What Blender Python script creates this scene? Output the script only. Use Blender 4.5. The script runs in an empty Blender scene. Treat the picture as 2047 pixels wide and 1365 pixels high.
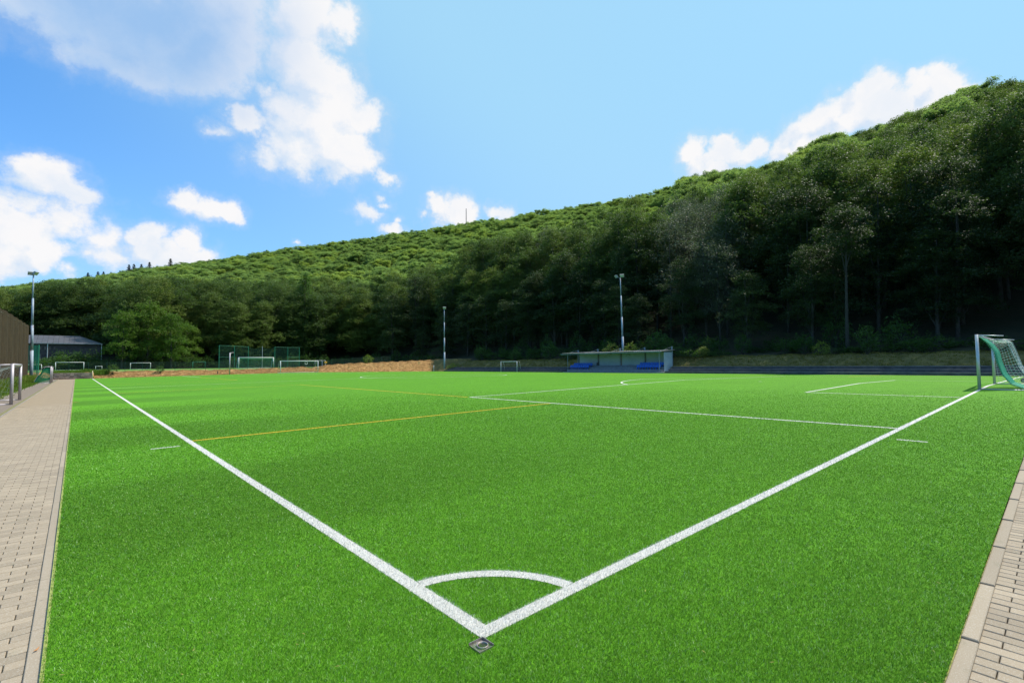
import bpy, math, random
import numpy as np
from mathutils import Vector, Matrix

# ------------------------------------------------------------------ camera, sky, sun
scn = bpy.context.scene
C = scn.collection
CAM = np.array([-1.925, -2.4655, 1.7126]); YAW, PITCH, ROLL, FPX = .8431, .0453, -.0107, 977.5
def basis():
    f = np.array([math.cos(YAW)*math.cos(PITCH), math.sin(YAW)*math.cos(PITCH), math.sin(PITCH)])
    r = np.array([math.sin(YAW), -math.cos(YAW), 0.]); u = np.cross(r, f)
    return r*math.cos(ROLL)+u*math.sin(ROLL), -r*math.sin(ROLL)+u*math.cos(ROLL), f
R_, U_, F_ = basis()
cd = bpy.data.cameras.new('camera'); cam = bpy.data.objects.new('camera', cd); C.objects.link(cam)
cd.sensor_width = 36; cd.lens = FPX/2047*36; cd.clip_start = .05; cd.clip_end = 6000
cam.matrix_world = Matrix(((R_[0], U_[0], -F_[0], CAM[0]), (R_[1], U_[1], -F_[1], CAM[1]), (R_[2], U_[2], -F_[2], CAM[2]), (0, 0, 0, 1)))
scn.camera = cam
scn.view_settings.view_transform = 'Standard'; scn.view_settings.look = 'None'
scn.view_settings.exposure = .3; scn.view_settings.gamma = 1
scn.view_settings.use_curve_mapping = False
scn.cycles.max_bounces = 6; scn.cycles.diffuse_bounces = 3; scn.cycles.transmission_bounces = 3
scn.cycles.glossy_bounces = 2; scn.cycles.use_denoising = True
scn.cycles.sample_clamp_indirect = 4

SUN_AZ, SUN_EL = math.radians(-13.6), math.radians(57)
sd = bpy.data.lights.new('sun', 'SUN'); sun = bpy.data.objects.new('sun', sd); C.objects.link(sun)
sd.energy = 4.6; sd.angle = math.radians(.53); sd.color = (1, .93, .82)
SV = Vector((math.cos(SUN_AZ)*math.cos(SUN_EL), math.sin(SUN_AZ)*math.cos(SUN_EL), math.sin(SUN_EL)))
sun.rotation_euler = SV.to_track_quat('Z', 'Y').to_euler()

def pix_dir(x, y):
    d = F_+R_*(x-1023.5)/FPX-U_*(y-682.5)/FPX
    return d/np.linalg.norm(d)
def stereo(x, y):
    d = pix_dir(x, y); k = 2/(1+d@F_)
    return k*(d@R_), k*(d@U_)

world = bpy.data.worlds.new('World'); scn.world = world; world.use_nodes = True
wt = world.node_tree; wt.nodes.clear()
class NT:
    """small helper to write node graphs as expressions"""
    def __init__(s, t): s.t = t
    def n(s, typ, **kw):
        n = s.t.nodes.new(typ)
        for k, v in kw.items(): setattr(n, k, v)
        return n
    def put(s, sock, v):
        if isinstance(v, bpy.types.NodeSocket): s.t.links.new(v, sock)
        elif v is not None: sock.default_value = v
    def m(s, op, a, b=None, c=None, clamp=False):
        n = s.n('ShaderNodeMath', operation=op, use_clamp=clamp)
        s.put(n.inputs[0], a); s.put(n.inputs[1], b)
        if c is not None: s.put(n.inputs[2], c)
        return n.outputs[0]
    def v(s, op, a, b=None):
        n = s.n('ShaderNodeVectorMath', operation=op)
        s.put(n.inputs[0], a)
        if b is not None:
            if op == 'SCALE': s.put(n.inputs['Scale'], b)
            else: s.put(n.inputs[1], b)
        return n.outputs['Value'] if op in ('DOT_PRODUCT', 'LENGTH', 'DISTANCE') else n.outputs[0]
    def xyz(s, a=0., b=0., c=0.):
        n = s.n('ShaderNodeCombineXYZ')
        for i, q in enumerate((a, b, c)): s.put(n.inputs[i], q)
        return n.outputs[0]
    def sep(s, a):
        n = s.n('ShaderNodeSeparateXYZ'); s.put(n.inputs[0], a); return n.outputs
    def noise(s, vec, scale, detail=4., rough=.55, col=False, dist=0.):
        n = s.n('ShaderNodeTexNoise'); s.put(n.inputs['Vector'], vec)
        n.inputs['Scale'].default_value = scale; n.inputs['Detail'].default_value = detail
        n.inputs['Roughness'].default_value = rough; n.inputs['Distortion'].default_value = dist
        return n.outputs['Color'] if col else n.outputs[0]
    def ramp(s, fac, stops, interp='LINEAR'):
        n = s.n('ShaderNodeValToRGB'); cr = n.color_ramp; cr.interpolation = interp
        while len(cr.elements) > 1: cr.elements.remove(cr.elements[0])
        cr.elements[0].position = stops[0][0]; cr.elements[0].color = (*stops[0][1], 1)
        for p, c in stops[1:]:
            e = cr.elements.new(p); e.color = (*c, 1)
        s.put(n.inputs[0], fac); return n.outputs[0]
    def sm(s, x, a, b, lo=0., hi=1.):
        n = s.n('ShaderNodeMapRange', interpolation_type='SMOOTHSTEP')
        s.put(n.inputs[0], x); s.put(n.inputs[1], a); s.put(n.inputs[2], b); s.put(n.inputs[3], lo); s.put(n.inputs[4], hi)
        return n.outputs[0]
    def mix(s, f, a, b, mode='MIX'):
        n = s.n('ShaderNodeMix', data_type='RGBA', blend_type=mode)
        s.put(n.inputs[0], f)
        for k, q in ((6, a), (7, b)):
            s.put(n.inputs[k], (*q, 1) if isinstance(q, tuple) and len(q) == 3 else q)
        return n.outputs[2]
W_ = NT(wt)
tc = W_.n('ShaderNodeTexCoord').outputs['Generated']
DIRV = W_.v('NORMALIZE', tc)
sky = W_.n('ShaderNodeTexSky', sky_type='NISHITA'); sky.sun_disc = False
sky.sun_elevation = SUN_EL; sky.sun_rotation = math.radians(90)-SUN_AZ
sky.altitude = 200; sky.air_density = 1.0; sky.dust_density = .6; sky.ozone_density = 2.2
# cloud field written in stereographic coordinates of the sky direction
# (cx, cy, rx, ry, weight)  each is one puff of a cumulus
PUFFS = [(300, 30, 260, 120, 1.15), (180, 10, 160, 70, 1.0), (390, 90, 150, 90, 1.1), (60, 10, 90, 55, .75), (250, 110, 130, 60, .9), (460, 40, 90, 80, .8), (480,160,60,30,.35),
         (610, 30, 90, 70, .95), (690, 35, 42, 40, .8), (600, 110, 70, 80, .9), (650, 180, 80, 75, 1.1), (640, 250, 110, 70, 1.15), (690, 310, 70, 55, 1.0),
         (600, 290, 80, 60, .9), (720, 240, 45, 50, .8), (490, 235, 42, 32, .75), (445, 262, 34, 20, .6), (680, 350, 55, 25, .6), (770, 360, 28, 20, .55), (540, 185, 40, 25, .4), (540, 310, 45, 30, .5),
         (90, 360, 85, 48, 1.0), (150, 385, 50, 30, .8), (40, 350, 40, 24, .6), (60, 410, 90, 30, .6), (130, 440, 110, 45, .55),
         (30, 465, 95, 55, 1.0), (90, 510, 60, 40, .9), (15, 510, 80, 60, .9), (140, 550, 30, 20, .5), (220, 480, 70, 50, .55),
         (300, 475, 46, 35, .95), (330, 505, 90, 36, .85), (378, 478, 28, 28, .8), (250, 520, 120, 40, .5),(180, 515, 30, 20, .4), (395, 505, 40, 25, .7),
         (375, 397, 44, 22, .85), (425, 418, 60, 26, .9), (465, 428, 34, 20, .8),
         (730, 424, 32, 17, .75), (765, 404, 16, 9, .45), (795, 455, 32, 12, .65), (845, 430, 9, 9, .5), (803, 438, 9, 9, .4),
         (885, 415, 32, 32, .85), (920, 425, 30, 36, .9), (870, 395, 16, 14, .6), (995, 420, 34, 16, .7), (608, 486, 10, 6, .5),
         (1385, 300, 38, 30, .9), (1420, 325, 60, 36, .95), (1450, 298, 40, 28, .9), (1515, 290, 30, 24, .85), (1490, 305, 40, 24, .8),
         (1590, 300, 50, 34, .9), (1640, 250, 55, 45, 1.0), (1620, 285, 60, 40, 1.0), (1735, 195, 42, 40, 1.0), (1690, 235, 70, 50, 1.05), (1780, 225, 80, 45, 1.05),
         (1830, 190, 50, 36, .95), (1890, 172, 52, 36, 1.0), (1860, 215, 70, 40, 1.0), (1930, 180, 28, 20, .7), (1560, 312, 24, 16, .6)]
grp = bpy.data.node_groups.new('cloud_field', 'ShaderNodeTree')
grp.interface.new_socket('P', in_out='INPUT', socket_type='NodeSocketVector')
grp.interface.new_socket('F', in_out='OUTPUT', socket_type='NodeSocketFloat')
G = NT(grp); gi = G.n('NodeGroupInput'); go = G.n('NodeGroupOutput')
P = gi.outputs[0]; acc = None
for (x, y, rx, ry, w) in PUFFS:
    cu, cv = stereo(x, y); a, b = stereo(x+rx, y), stereo(x, y+ry)
    ru = math.hypot(a[0]-cu, a[1]-cv)*1.18; rv = math.hypot(b[0]-cu, b[1]-cv)*1.18
    d = G.v('MULTIPLY', G.v('SUBTRACT', P, (cu, cv, 0)), (1/ru, 1/rv, 0))
    L = G.v('LENGTH', d)
    f = G.m('MULTIPLY_ADD', L, -w, w)
    acc = f if acc is None else G.m('MAXIMUM', acc, f)
grp.links.new(acc, go.inputs[0])
dF = W_.v('DOT_PRODUCT', DIRV, tuple(F_)); k = W_.m('DIVIDE', 2., W_.m('MAXIMUM', W_.m('ADD', dF, 1.), .02))
pu = W_.m('MULTIPLY', k, W_.v('DOT_PRODUCT', DIRV, tuple(R_))); pv = W_.m('MULTIPLY', k, W_.v('DOT_PRODUCT', DIRV, tuple(U_)))
P0 = W_.xyz(pu, pv, 0.)
warp = W_.v('SCALE', W_.v('SUBTRACT', W_.noise(DIRV, 9., 5., .6, col=True), (.5, .5, .5)), .075)
P1 = W_.v('ADD', P0, warp)
warp2 = W_.v('SCALE', W_.v('SUBTRACT', W_.noise(DIRV, 34., 5., .62, col=True), (.5, .5, .5)), .03)
P1 = W_.v('ADD', P1, warp2)
def field(p, nz):
    g = W_.n('ShaderNodeGroup'); g.node_tree = grp; W_.put(g.inputs[0], p)
    return W_.m('MULTIPLY_ADD', W_.m('SUBTRACT', nz, .5), 1.05, g.outputs[0])
nA = W_.noise(DIRV, 22., 8., .67)
Fa = field(P1, nA)
off = tuple(np.array([.030, .022, 0]))
DIRO = W_.v('ADD', DIRV, tuple(R_*.026+U_*.026))
nB = W_.noise(DIRO, 22., 8., .67)
Fb = field(W_.v('ADD', P1, off), nB)
dens = W_.m('POWER', W_.sm(Fa, .04, .46), .9)
shade = W_.m('MULTIPLY_ADD', W_.m('SUBTRACT', Fb, Fa), 1.9, .28, clamp=True)
# the big bank at the upper left is seen from below: thick and grey
cu, cv = stereo(270, 20)
gl = W_.v('LENGTH', W_.v('MULTIPLY', W_.v('SUBTRACT', P0, (cu, cv, 0)), (1/.27, 1/.22, 0)))
under = W_.m('MULTIPLY', W_.sm(gl, 1.25, .3), W_.sm(Fa, -.1, 1.1, .55, 1.))
mott = W_.m('MULTIPLY', W_.sm(W_.noise(P1, 7., 5., .6), .42, .68), W_.sm(W_.sep(DIRV)[2], .75, .12, .12, .62))
shade = W_.m('MAXIMUM', shade, mott)
cc = W_.mix(W_.m('MULTIPLY', shade, .8), (1.0, .985, .985), (.64, .78, .96))
cc = W_.mix(W_.m('MULTIPLY', under, .95), cc, (.31, .54, .88))
skycol = W_.n('ShaderNodeHueSaturation'); skycol.inputs['Saturation'].default_value = 1.28; skycol.inputs['Value'].default_value = 1.25
W_.put(skycol.inputs['Color'], sky.outputs[0])
cc = W_.v('SCALE', cc, 9.3)
# the sky pales towards the sun
sunv = W_.v('DOT_PRODUCT', DIRV, tuple(SV))
glow = W_.sm(sunv, .02, .66)
skyc = W_.v('MULTIPLY', skycol.outputs[0], (.72, 1.46, 1.86))
skyc = W_.mix(W_.m('MULTIPLY', glow, .86), skyc, (4.1, 7.2, 9.1))
hor = W_.sm(W_.sep(DIRV)[2], .55, .02)
skyc = W_.mix(W_.m('MULTIPLY', hor, .62), skyc, (4.0, 6.3, 9.0))
# thin veil around the clouds
veil = W_.m('MULTIPLY', W_.sm(Fa, -.35, .3), .22)
c1 = W_.mix(veil, skyc, W_.v('SCALE', W_.xyz(.9, .95, 1.), 8.))
fin = W_.mix(W_.m('MULTIPLY', dens, .97), c1, cc)
bg = W_.n('ShaderNodeBackground'); W_.put(bg.inputs[0], fin); bg.inputs[1].default_value = .085
wo = W_.n('ShaderNodeOutputWorld'); wt.links.new(bg.outputs[0], wo.inputs[0])
world.cycles.sampling_method = 'MANUAL'; world.cycles.sample_map_resolution = 512

# ------------------------------------------------------------------ helpers
rng = np.random.default_rng(7); random.seed(7)
def tag(o, label=None, cat=None, group=None, kind=None):
    if label: o['label'] = label
    if cat: o['category'] = cat
    if group: o['group'] = group
    if kind: o['kind'] = kind
    return o
def thing(name, loc, label, cat, group=None, rz=0.):
    o = bpy.data.objects.new(name, None); C.objects.link(o); o.location = loc; o.rotation_euler.z = rz
    o.empty_display_size = .3
    return tag(o, label, cat, group)
def mesh_np(name, V, Fc, mat=None, smooth=False, mi=None):
    """V (n,3); Fc (m,k) one face size, or a list of index lists"""
    me = bpy.data.meshes.new(name)
    if isinstance(Fc, np.ndarray):
        m, kk = Fc.shape
        me.vertices.add(len(V)); me.vertices.foreach_set('co', np.asarray(V, np.float32).ravel())
        me.loops.add(m*kk); me.loops.foreach_set('vertex_index', Fc.astype(np.int32).ravel())
        me.polygons.add(m); me.polygons.foreach_set('loop_start', np.arange(m, dtype=np.int32)*kk)
        me.update(calc_edges=True)
    else:
        me.from_pydata([tuple(map(float, v)) for v in V], [], Fc); me.update()
    for mm in (mat if isinstance(mat, (list, tuple)) else [mat]):
        if mm: me.materials.append(mm)
    if mi is not None: me.polygons.foreach_set('material_index', np.asarray(mi, np.int32))
    if smooth: me.polygons.foreach_set('use_smooth', np.ones(len(me.polygons), bool))
    return me
def link(name, me, parent=None, loc=None, rz=None):
    o = bpy.data.objects.new(name, me); C.objects.link(o)
    if parent: o.parent = parent
    if loc is not None: o.location = loc
    if rz is not None: o.rotation_euler.z = rz
    return o
class MB:
    def __init__(s): s.v = []; s.f = []
    def add(s, vs, fs):
        b = len(s.v); s.v += [tuple(q) for q in vs]; s.f += [[i+b for i in f] for f in fs]; return s
    def box(s, x0, x1, y0, y1, z0, z1, bev=0.):
        if bev:
            b = bev; v = []
            for z, i in ((z0, 0), (z1-b, 0), (z1, b)):
                v += [(x0+i, y0+i, z), (x1-i, y0+i, z), (x1-i, y1-i, z), (x0+i, y1-i, z)]
            f = [[3, 2, 1, 0], [8, 9, 10, 11]]
            for L in (0, 4):
                for i in range(4): f.append([L+i, L+(i+1) % 4, L+4+(i+1) % 4, L+4+i])
            return s.add(v, f)
        v = [(x0, y0, z0), (x1, y0, z0), (x1, y1, z0), (x0, y1, z0), (x0, y0, z1), (x1, y0, z1), (x1, y1, z1), (x0, y1, z1)]
        return s.add(v, [[3, 2, 1, 0], [4, 5, 6, 7], [0, 1, 5, 4], [1, 2, 6, 5], [2, 3, 7, 6], [3, 0, 4, 7]])
    def obox(s, c, ax, ay, az):
        c, ax, ay, az = map(np.array, (c, ax, ay, az)); v = []
        for k in (-1, 1):
            for i, j in ((-1, -1), (1, -1), (1, 1), (-1, 1)): v.append(c+ax*i+ay*j+az*k)
        return s.add(v, [[3, 2, 1, 0], [4, 5, 6, 7], [0, 1, 5, 4], [1, 2, 6, 5], [2, 3, 7, 6], [3, 0, 4, 7]])
    def tube(s, pts, rad, n=8, caps=True, sq=1.):
        pts = [np.array(p, float) for p in pts]; m = len(pts)
        rad = [rad]*m if np.isscalar(rad) else rad
        vs = []; pu_ = None
        for i, p in enumerate(pts):
            t = pts[min(i+1, m-1)]-pts[max(i-1, 0)]; t /= np.linalg.norm(t)+1e-12
            if pu_ is None:
                a = np.array([0, 0, 1.]) if abs(t[2]) < .9 else np.array([1., 0, 0])
                pu_ = np.cross(t, a)
            pu_ = pu_-t*(pu_@t); pu_ /= np.linalg.norm(pu_)+1e-12; w = np.cross(t, pu_)
            for k in range(n):
                an = 2*math.pi*k/n; vs.append(p+rad[i]*(math.cos(an)*pu_+math.sin(an)*w*sq))
        fs = [[i*n+k, i*n+(k+1) % n, (i+1)*n+(k+1) % n, (i+1)*n+k] for i in range(m-1) for k in range(n)]
        if caps: fs += [list(range(n))[::-1], [(m-1)*n+k for k in range(n)]]
        return s.add(vs, fs)
    def build(s, name, mat, parent=None, org=None, smooth=False, loc=None):
        V = np.array(s.v, float)
        if org is not None: V = V-np.array(org)
        me = mesh_np(name, V, s.f, mat)
        if smooth:
            me.polygons.foreach_set('use_smooth', np.array([len(f) <= 4 for f in s.f], bool))
        return link(name, me, parent, loc)
def structure(o): o['kind'] = 'structure'; return o

# ------------------------------------------------------------------ materials
def bsdf(name, rough=.6, spec=.4):
    m = bpy.data.materials.new(name); m.use_nodes = True
    t = m.node_tree; b = t.nodes['Principled BSDF']
    b.inputs['Roughness'].default_value = rough; b.inputs['Specular IOR Level'].default_value = spec
    return m, NT(t), b
def simple(name, c1, c2=None, scale=4., rough=.6, metal=0., bump=0., bscale=None, spec=.4, detail=5., world_=True, grime=None):
    m, N, b = bsdf(name, rough, spec); b.inputs['Metallic'].default_value = metal
    co = N.n('ShaderNodeNewGeometry').outputs['Position'] if world_ else N.n('ShaderNodeTexCoord').outputs['Object']
    c2 = c2 or tuple(x*.8 for x in c1)
    col = N.ramp(N.noise(co, scale, detail, .6), [(.3, c2), (.7, c1)])
    if grime: col = N.mix(N.sm(N.noise(co, grime[1], 6., .65), grime[2], grime[2]+.12), col, grime[0])
    N.put(b.inputs['Base Color'], col)
    if bump:
        bn = N.n('ShaderNodeBump'); bn.inputs['Strength'].default_value = bump; bn.inputs['Distance'].default_value = .02
        N.put(bn.inputs['Height'], N.noise(co, bscale or scale*4, 6., .65)); N.put(b.inputs['Normal'], bn.outputs[0])
    return m

def turf_material():
    m, N, b = bsdf('turf', .75, .12)
    co = N.n('ShaderNodeNewGeometry').outputs['Position']; s = N.sep(co)
    fine = N.noise(co, 95., 3., .8); mid = N.noise(co, 5., 4., .6); big = N.noise(co, .35, 3., .55)
    fv = N.m('MULTIPLY_ADD', N.m('SUBTRACT', mid, .5), .35, fine)
    col = N.ramp(fv, [(.30, (.030, .110, .004)), (.50, (.085, .245, .009)), (.66, (.120, .310, .014)), (.80, (.17, .37, .03))])
    # roll by roll the pile leans the other way: slight change of tone every 4.15 m
    st = N.m('SINE', N.m('ADD', N.m('MULTIPLY_ADD', s[1], 2*math.pi/8.3, .35), N.m('MULTIPLY', big, 1.2)))
    edge = N.sm(s[0], 8., -1., .0, .16)
    k = N.m('MULTIPLY_ADD', N.sm(st, -.5, .5, -1., 1.), edge, 1.0)
    k = N.m('MULTIPLY', k, N.m('MULTIPLY_ADD', big, .3, .88))
    # threads close to the eye are geometry, so the backing sheet keeps its dark roots there
    N.put(b.inputs['Base Color'], N.v('SCALE', col, k))
    bn = N.n('ShaderNodeBump'); bn.inputs['Strength'].default_value = .9; bn.inputs['Distance'].default_value = .012
    N.put(bn.inputs['Height'], N.noise(co, 120., 2., .8)); N.put(b.inputs['Normal'], bn.outputs[0])
    return m
def blade_material(name, stops, trans, k=1.):
    m, N, b = bsdf(name, .5, .2)
    g = N.n('ShaderNodeNewGeometry'); rnd = g.outputs['Random Per Island']; co = g.outputs['Position']; s = N.sep(co)
    col = N.ramp(rnd, stops)
    mid = N.noise(co, 2.2, 4., .6); kk = N.m('MULTIPLY_ADD', mid, .3, .90)
    st = N.m('SINE', N.m('MULTIPLY_ADD', s[1], 2*math.pi/8.3, .95))
    kk = N.m('MULTIPLY', kk, N.m('MULTIPLY_ADD', st, N.sm(s[0], 5., -1., 0., .12), 1.04))
    col = N.v('SCALE', col, kk); N.put(b.inputs['Base Color'], col)
    tr = N.n('ShaderNodeBsdfTranslucent'); N.put(tr.inputs[0], col)
    mx = N.n('ShaderNodeMixShader'); mx.inputs[0].default_value = trans
    out = N.t.nodes['Material Output']
    N.t.links.new(b.outputs[0], mx.inputs[1]); N.t.links.new(tr.outputs[0], mx.inputs[2]); N.t.links.new(mx.outputs[0], out.inputs[0])
    return m
def leaf_material(name, stops, trans=.38, rough=.6, spec=.2, tint=(.16, .40, .02)):
    m, N, b = bsdf(name, rough, spec)
    oi = N.n('ShaderNodeObjectInfo').outputs['Random']; ri = N.n('ShaderNodeNewGeometry').outputs['Random Per Island']
    f = N.m('ADD', N.m('MULTIPLY', oi, .72), N.m('MULTIPLY', ri, .28))
    col = N.ramp(f, stops); N.put(b.inputs['Base Color'], col)
    tr = N.n('ShaderNodeBsdfTranslucent'); N.put(tr.inputs[0], N.mix(.5, col, tint))
    mx = N.n('ShaderNodeMixShader'); mx.inputs[0].default_value = trans
    out = N.t.nodes['Material Output']
    N.t.links.new(b.outputs[0], mx.inputs[1]); N.t.links.new(tr.outputs[0], mx.inputs[2]); N.t.links.new(mx.outputs[0], out.inputs[0])
    return m
M = {}
M['turf'] = turf_material()
M['blade'] = blade_material('turf_thread', [(0, (.055, .155, .009)), (.35, (.110, .265, .018)), (.7, (.175, .355, .034)), (.9, (.235, .42, .055)), (.96, (.36, .52, .16)), (1, (.5, .62, .36))], .34)
M['white_blade'] = blade_material('white_thread', [(0, (.42, .41, .36)), (.3, (.62, .60, .55)), (1, (.76, .735, .69))], .25)
M['line'] = simple('line_white', (.64, .61, .57), (.54, .52, .47), 60, .7, bump=.5, bscale=120)
M['orange'] = simple('line_orange', (.72, .46, .02), (.58, .36, .01), 60, .7)
def paving_material(name, a, b_, lim=None):
    m, N, b = bsdf(name, .82, .2)
    g = N.n('ShaderNodeNewGeometry'); co = g.outputs['Position']; ri = g.outputs['Random Per Island']
    oi = N.n('ShaderNodeObjectInfo').outputs['Random']
    t = N.m('FRACT', N.m('ADD', ri, oi))
    col = N.ramp(t, [(0, b_), (1, a)])
    col = N.v('SCALE', col, N.m('MULTIPLY_ADD', N.m('FRACT', N.m('MULTIPLY', t, 7.31)), .26, .86))
    col = N.mix(N.m('MULTIPLY', N.noise(co, 1.3, 4., .6), .45), col, tuple(x*.72 for x in b_))
    col = N.mix(N.m('MULTIPLY', N.sm(N.noise(co, 6., 6., .7), .56, .68), .35), col, (.20, .18, .12))
    col = N.mix(N.m('MULTIPLY', N.sm(N.noise(co, 14., 3., .7), .66, .72), .5), col, (.16, .13, .11))
    col = N.mix(N.m('MULTIPLY', N.sm(N.noise(co, 140., 2., .6), .5, .75), .35), col, (.62, .60, .55))
    N.put(b.inputs['Base Color'], col)
    bn = N.n('ShaderNodeBump'); bn.inputs['Strength'].default_value = .5; bn.inputs['Distance'].default_value = .004
    N.put(bn.inputs['Height'], N.noise(co, 160., 4., .7)); N.put(b.inputs['Normal'], bn.outputs[0])
    return m
M['paver'] = paving_material('concrete_paver', (.37, .292, .205), (.305, .24, .17))
M['paver_grey'] = paving_material('grey_paver', (.30, .275, .25), (.20, .185, .17))
M['kerb'] = paving_material('kerb_concrete', (.36, .29, .21), (.305, .245, .18))
M['kerb_pale'] = paving_material('pale_kerb_concrete', (.37, .34, .33), (.31, .29, .29))
M['joint'] = simple('joint_sand', (.24, .21, .11), (.13, .13, .045), 30, .95)
def far_paving(name, a, j, ax):
    m, N, b = bsdf(name, .85, .2)
    co = N.n('ShaderNodeNewGeometry').outputs['Position']; s = N.sep(co)
    t = N.n('ShaderNodeTexBrick'); N.put(t.inputs['Vector'], N.xyz(s[0], s[1], 0.))
    t.inputs['Color1'].default_value = (*a, 1); t.inputs['Color2'].default_value = (*[x*.82 for x in a], 1); t.inputs['Mortar'].default_value = (*j, 1)
    t.inputs['Scale'].default_value = 1; t.inputs['Mortar Size'].default_value = .004; t.inputs['Brick Width'].default_value = .2; t.inputs['Row Height'].default_value = .1
    col = N.mix(N.m('MULTIPLY', N.noise(co, .9, 4., .6), .4), t.outputs[0], tuple(x*.68 for x in a))
    N.put(b.inputs['Base Color'], col); return m
M['paving_far'] = far_paving('distant_pavers', (.35, .275, .193), (.23, .185, .12), 0)
M['paving_strip'] = far_paving('grey_pavers', (.25, .205, .17), (.12, .10, .08), 0)
M['dry'] = simple('dry_grass_soil', (.46, .27, .10), (.33, .175, .06), 1.2, .95, bump=.5, bscale=9)
M['dry'] = simple('dry_grass_soil', (.46, .27, .10), (.26, .135, .05), 1.6, .95, bump=1., bscale=7, grime=((.20, .17, .06), .9, .55))
M['verge'] = simple('verge_grass', (.24, .20, .05), (.09, .12, .02), 1.4, .95, bump=.8, bscale=14)
M['lawn'] = simple('lawn', (.13, .25, .03), (.09, .19, .022), .6, .9, bump=.4, bscale=8)
M['litter'] = simple('leaf_litter', (.055, .045, .022), (.028, .034, .014), .6, .95, bump=.8, bscale=3)
M['bankgrass'] = simple('bank_grass', (.19, .14, .045), (.08, .07, .02), 1.1, .95, bump=.9, bscale=10, grime=((.26, .17, .05), .5, .56))
M['concrete'] = simple('terrace_concrete', (.115, .105, .105), (.055, .05, .052), 1.2, .9, bump=.5, bscale=10)
M['step_edge'] = simple('step_edge', (.30, .27, .26), (.12, .11, .11), 1.0, .85)
M['stand_conc'] = simple('stand_concrete', (.25, .26, .27), (.16, .17, .18), 2, .85)
M['edge'] = simple('turf_backing', (.36, .36, .10), (.20, .24, .06), 25, .9)
M['alu'] = simple('aluminium', (.52, .54, .55), (.46, .47, .49), 8, .42, metal=.55, spec=.5)
M['alu_mauve'] = simple('weathered_aluminium', (.46, .42, .46), (.38, .35, .39), 8, .5, metal=.35)
M['white_paint'] = simple('white_paint', (.76, .77, .77), (.66, .68, .68), 3, .5)
M['blue_paint'] = simple('blue_paint', (.03, .10, .38), None, 3, .5)
M['green_paint'] = simple('green_paint', (.03, .24, .14), (.02, .19, .11), 3, .5)
M['dark_green'] = simple('dark_green_paint', (.02, .085, .055), (.015, .06, .04), 3, .55)
M['rubber'] = simple('rubber', (.02, .02, .022), None, 5, .7)
M['net_white'] = simple('white_cord', (.62, .68, .66), None, 5, .7)
M['net_green'] = simple('green_cord', (.015, .30, .17), (.01, .24, .14), 5, .7)
M['net_dark'] = simple('dark_green_cord', (.02, .12, .085), None, 5, .7)
def pole_material():
    m, N, b = bsdf('mast_paint', .55, .4)
    co = N.n('ShaderNodeTexCoord').outputs['Object']; s = N.sep(co)
    col = N.ramp(N.noise(co, 1.2, 4., .6), [(.35, (.20, .27, .37)), (.65, (.36, .42, .50))])
    pl = N.m('MULTIPLY', N.sm(N.noise(N.v('MULTIPLY', co, (8, 8, 2.2)), 1.0, 6., .7), .55, .62), N.sm(N.noise(co, .45, 2., .5), .42, .6))
    col = N.mix(pl, col, (.23, .085, .035)); N.put(b.inputs['Base Color'], col)
    return m
M['pole'] = pole_material()
M['lamp'] = simple('lamp_housing', (.36, .37, .36), (.26, .27, .27), 5, .5, metal=.3)
M['glass'] = simple('lamp_glass', (.42, .46, .47), None, 3, .15, spec=.8)
M['sheet'] = simple('corrugated_sheet', (.42, .50, .54), (.34, .41, .45), 1.0, .55)
M['roofsheet'] = simple('roof_sheet', (.15, .16, .165), (.10, .11, .115), 2, .55)
M['steel_dark'] = simple('dark_steel', (.075, .08, .09), None, 3, .6)
M['steel_grey'] = simple('grey_steel', (.26, .30, .33), (.18, .21, .24), 3, .6)
M['seat'] = simple('blue_plastic', (.015, .13, .58), (.01, .10, .5), 3, .4)
M['shedroof'] = simple('shed_roof', (.10, .098, .11), (.062, .06, .07), .8, .55)
M['shedwall'] = simple('shed_boards', (.085, .07, .075), (.045, .038, .045), 2, .85)
M['shedwall2'] = simple('shed_boards_pale', (.19, .15, .145), (.11, .085, .085), 2, .85)
M['screen'] = simple('privacy_screen', (.050, .033, .015), (.026, .018, .009), 2.2, .85, bump=.4, bscale=5)
M['bark'] = simple('bark', (.075, .066, .055), (.035, .03, .024), 3, .9, bump=.8, bscale=8)
M['stone'] = paving_material('wall_stone', (.42, .33, .28), (.17, .13, .12))
M['steel'] = simple('galvanised_steel', (.42, .38, .38), (.22, .17, .15), 60, .45, metal=.6)
M['yellow'] = simple('yellow_sign', (.80, .45, .05), None, 3, .5)
M['post_cream'] = simple('cream_post', (.72, .60, .40), (.66, .5, .33), 3, .5)
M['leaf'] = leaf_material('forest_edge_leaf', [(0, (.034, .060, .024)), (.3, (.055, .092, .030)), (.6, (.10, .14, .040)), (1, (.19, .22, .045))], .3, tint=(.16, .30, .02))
M['leaf_front'] = leaf_material('shaded_edge_leaf', [(0, (.022, .040, .020)), (.5, (.038, .062, .024)), (1, (.070, .095, .032))], .22, .6, .25, tint=(.10, .2, .02))  # shade of the forest front is put into this darker leaf colour
M['slope'] = leaf_material('beech_leaf_sunlit', [(0, (.030, .060, .050)), (.16, (.075, .12, .070)), (.30, (.14, .23, .10)), (.5, (.19, .30, .12)), (.75, (.26, .36, .11)), (1, (.42, .44, .07))], .42, tint=(.42, .62, .07))  # sunlight on the slope is put into this brighter leaf colour
M['leaf_grey'] = leaf_material('willow_leaf', [(0, (.075, .095, .062)), (1, (.15, .165, .11))], .25, .6, .15, tint=(.12, .2, .05))
M['leaf_light'] = leaf_material('light_leaf', [(0, (.06, .105, .018)), (1, (.12, .17, .030))], .36)
M['leaf_dark'] = leaf_material('shrub_leaf', [(0, (.025, .06, .018)), (1, (.06, .10, .03))], .3)
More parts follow.
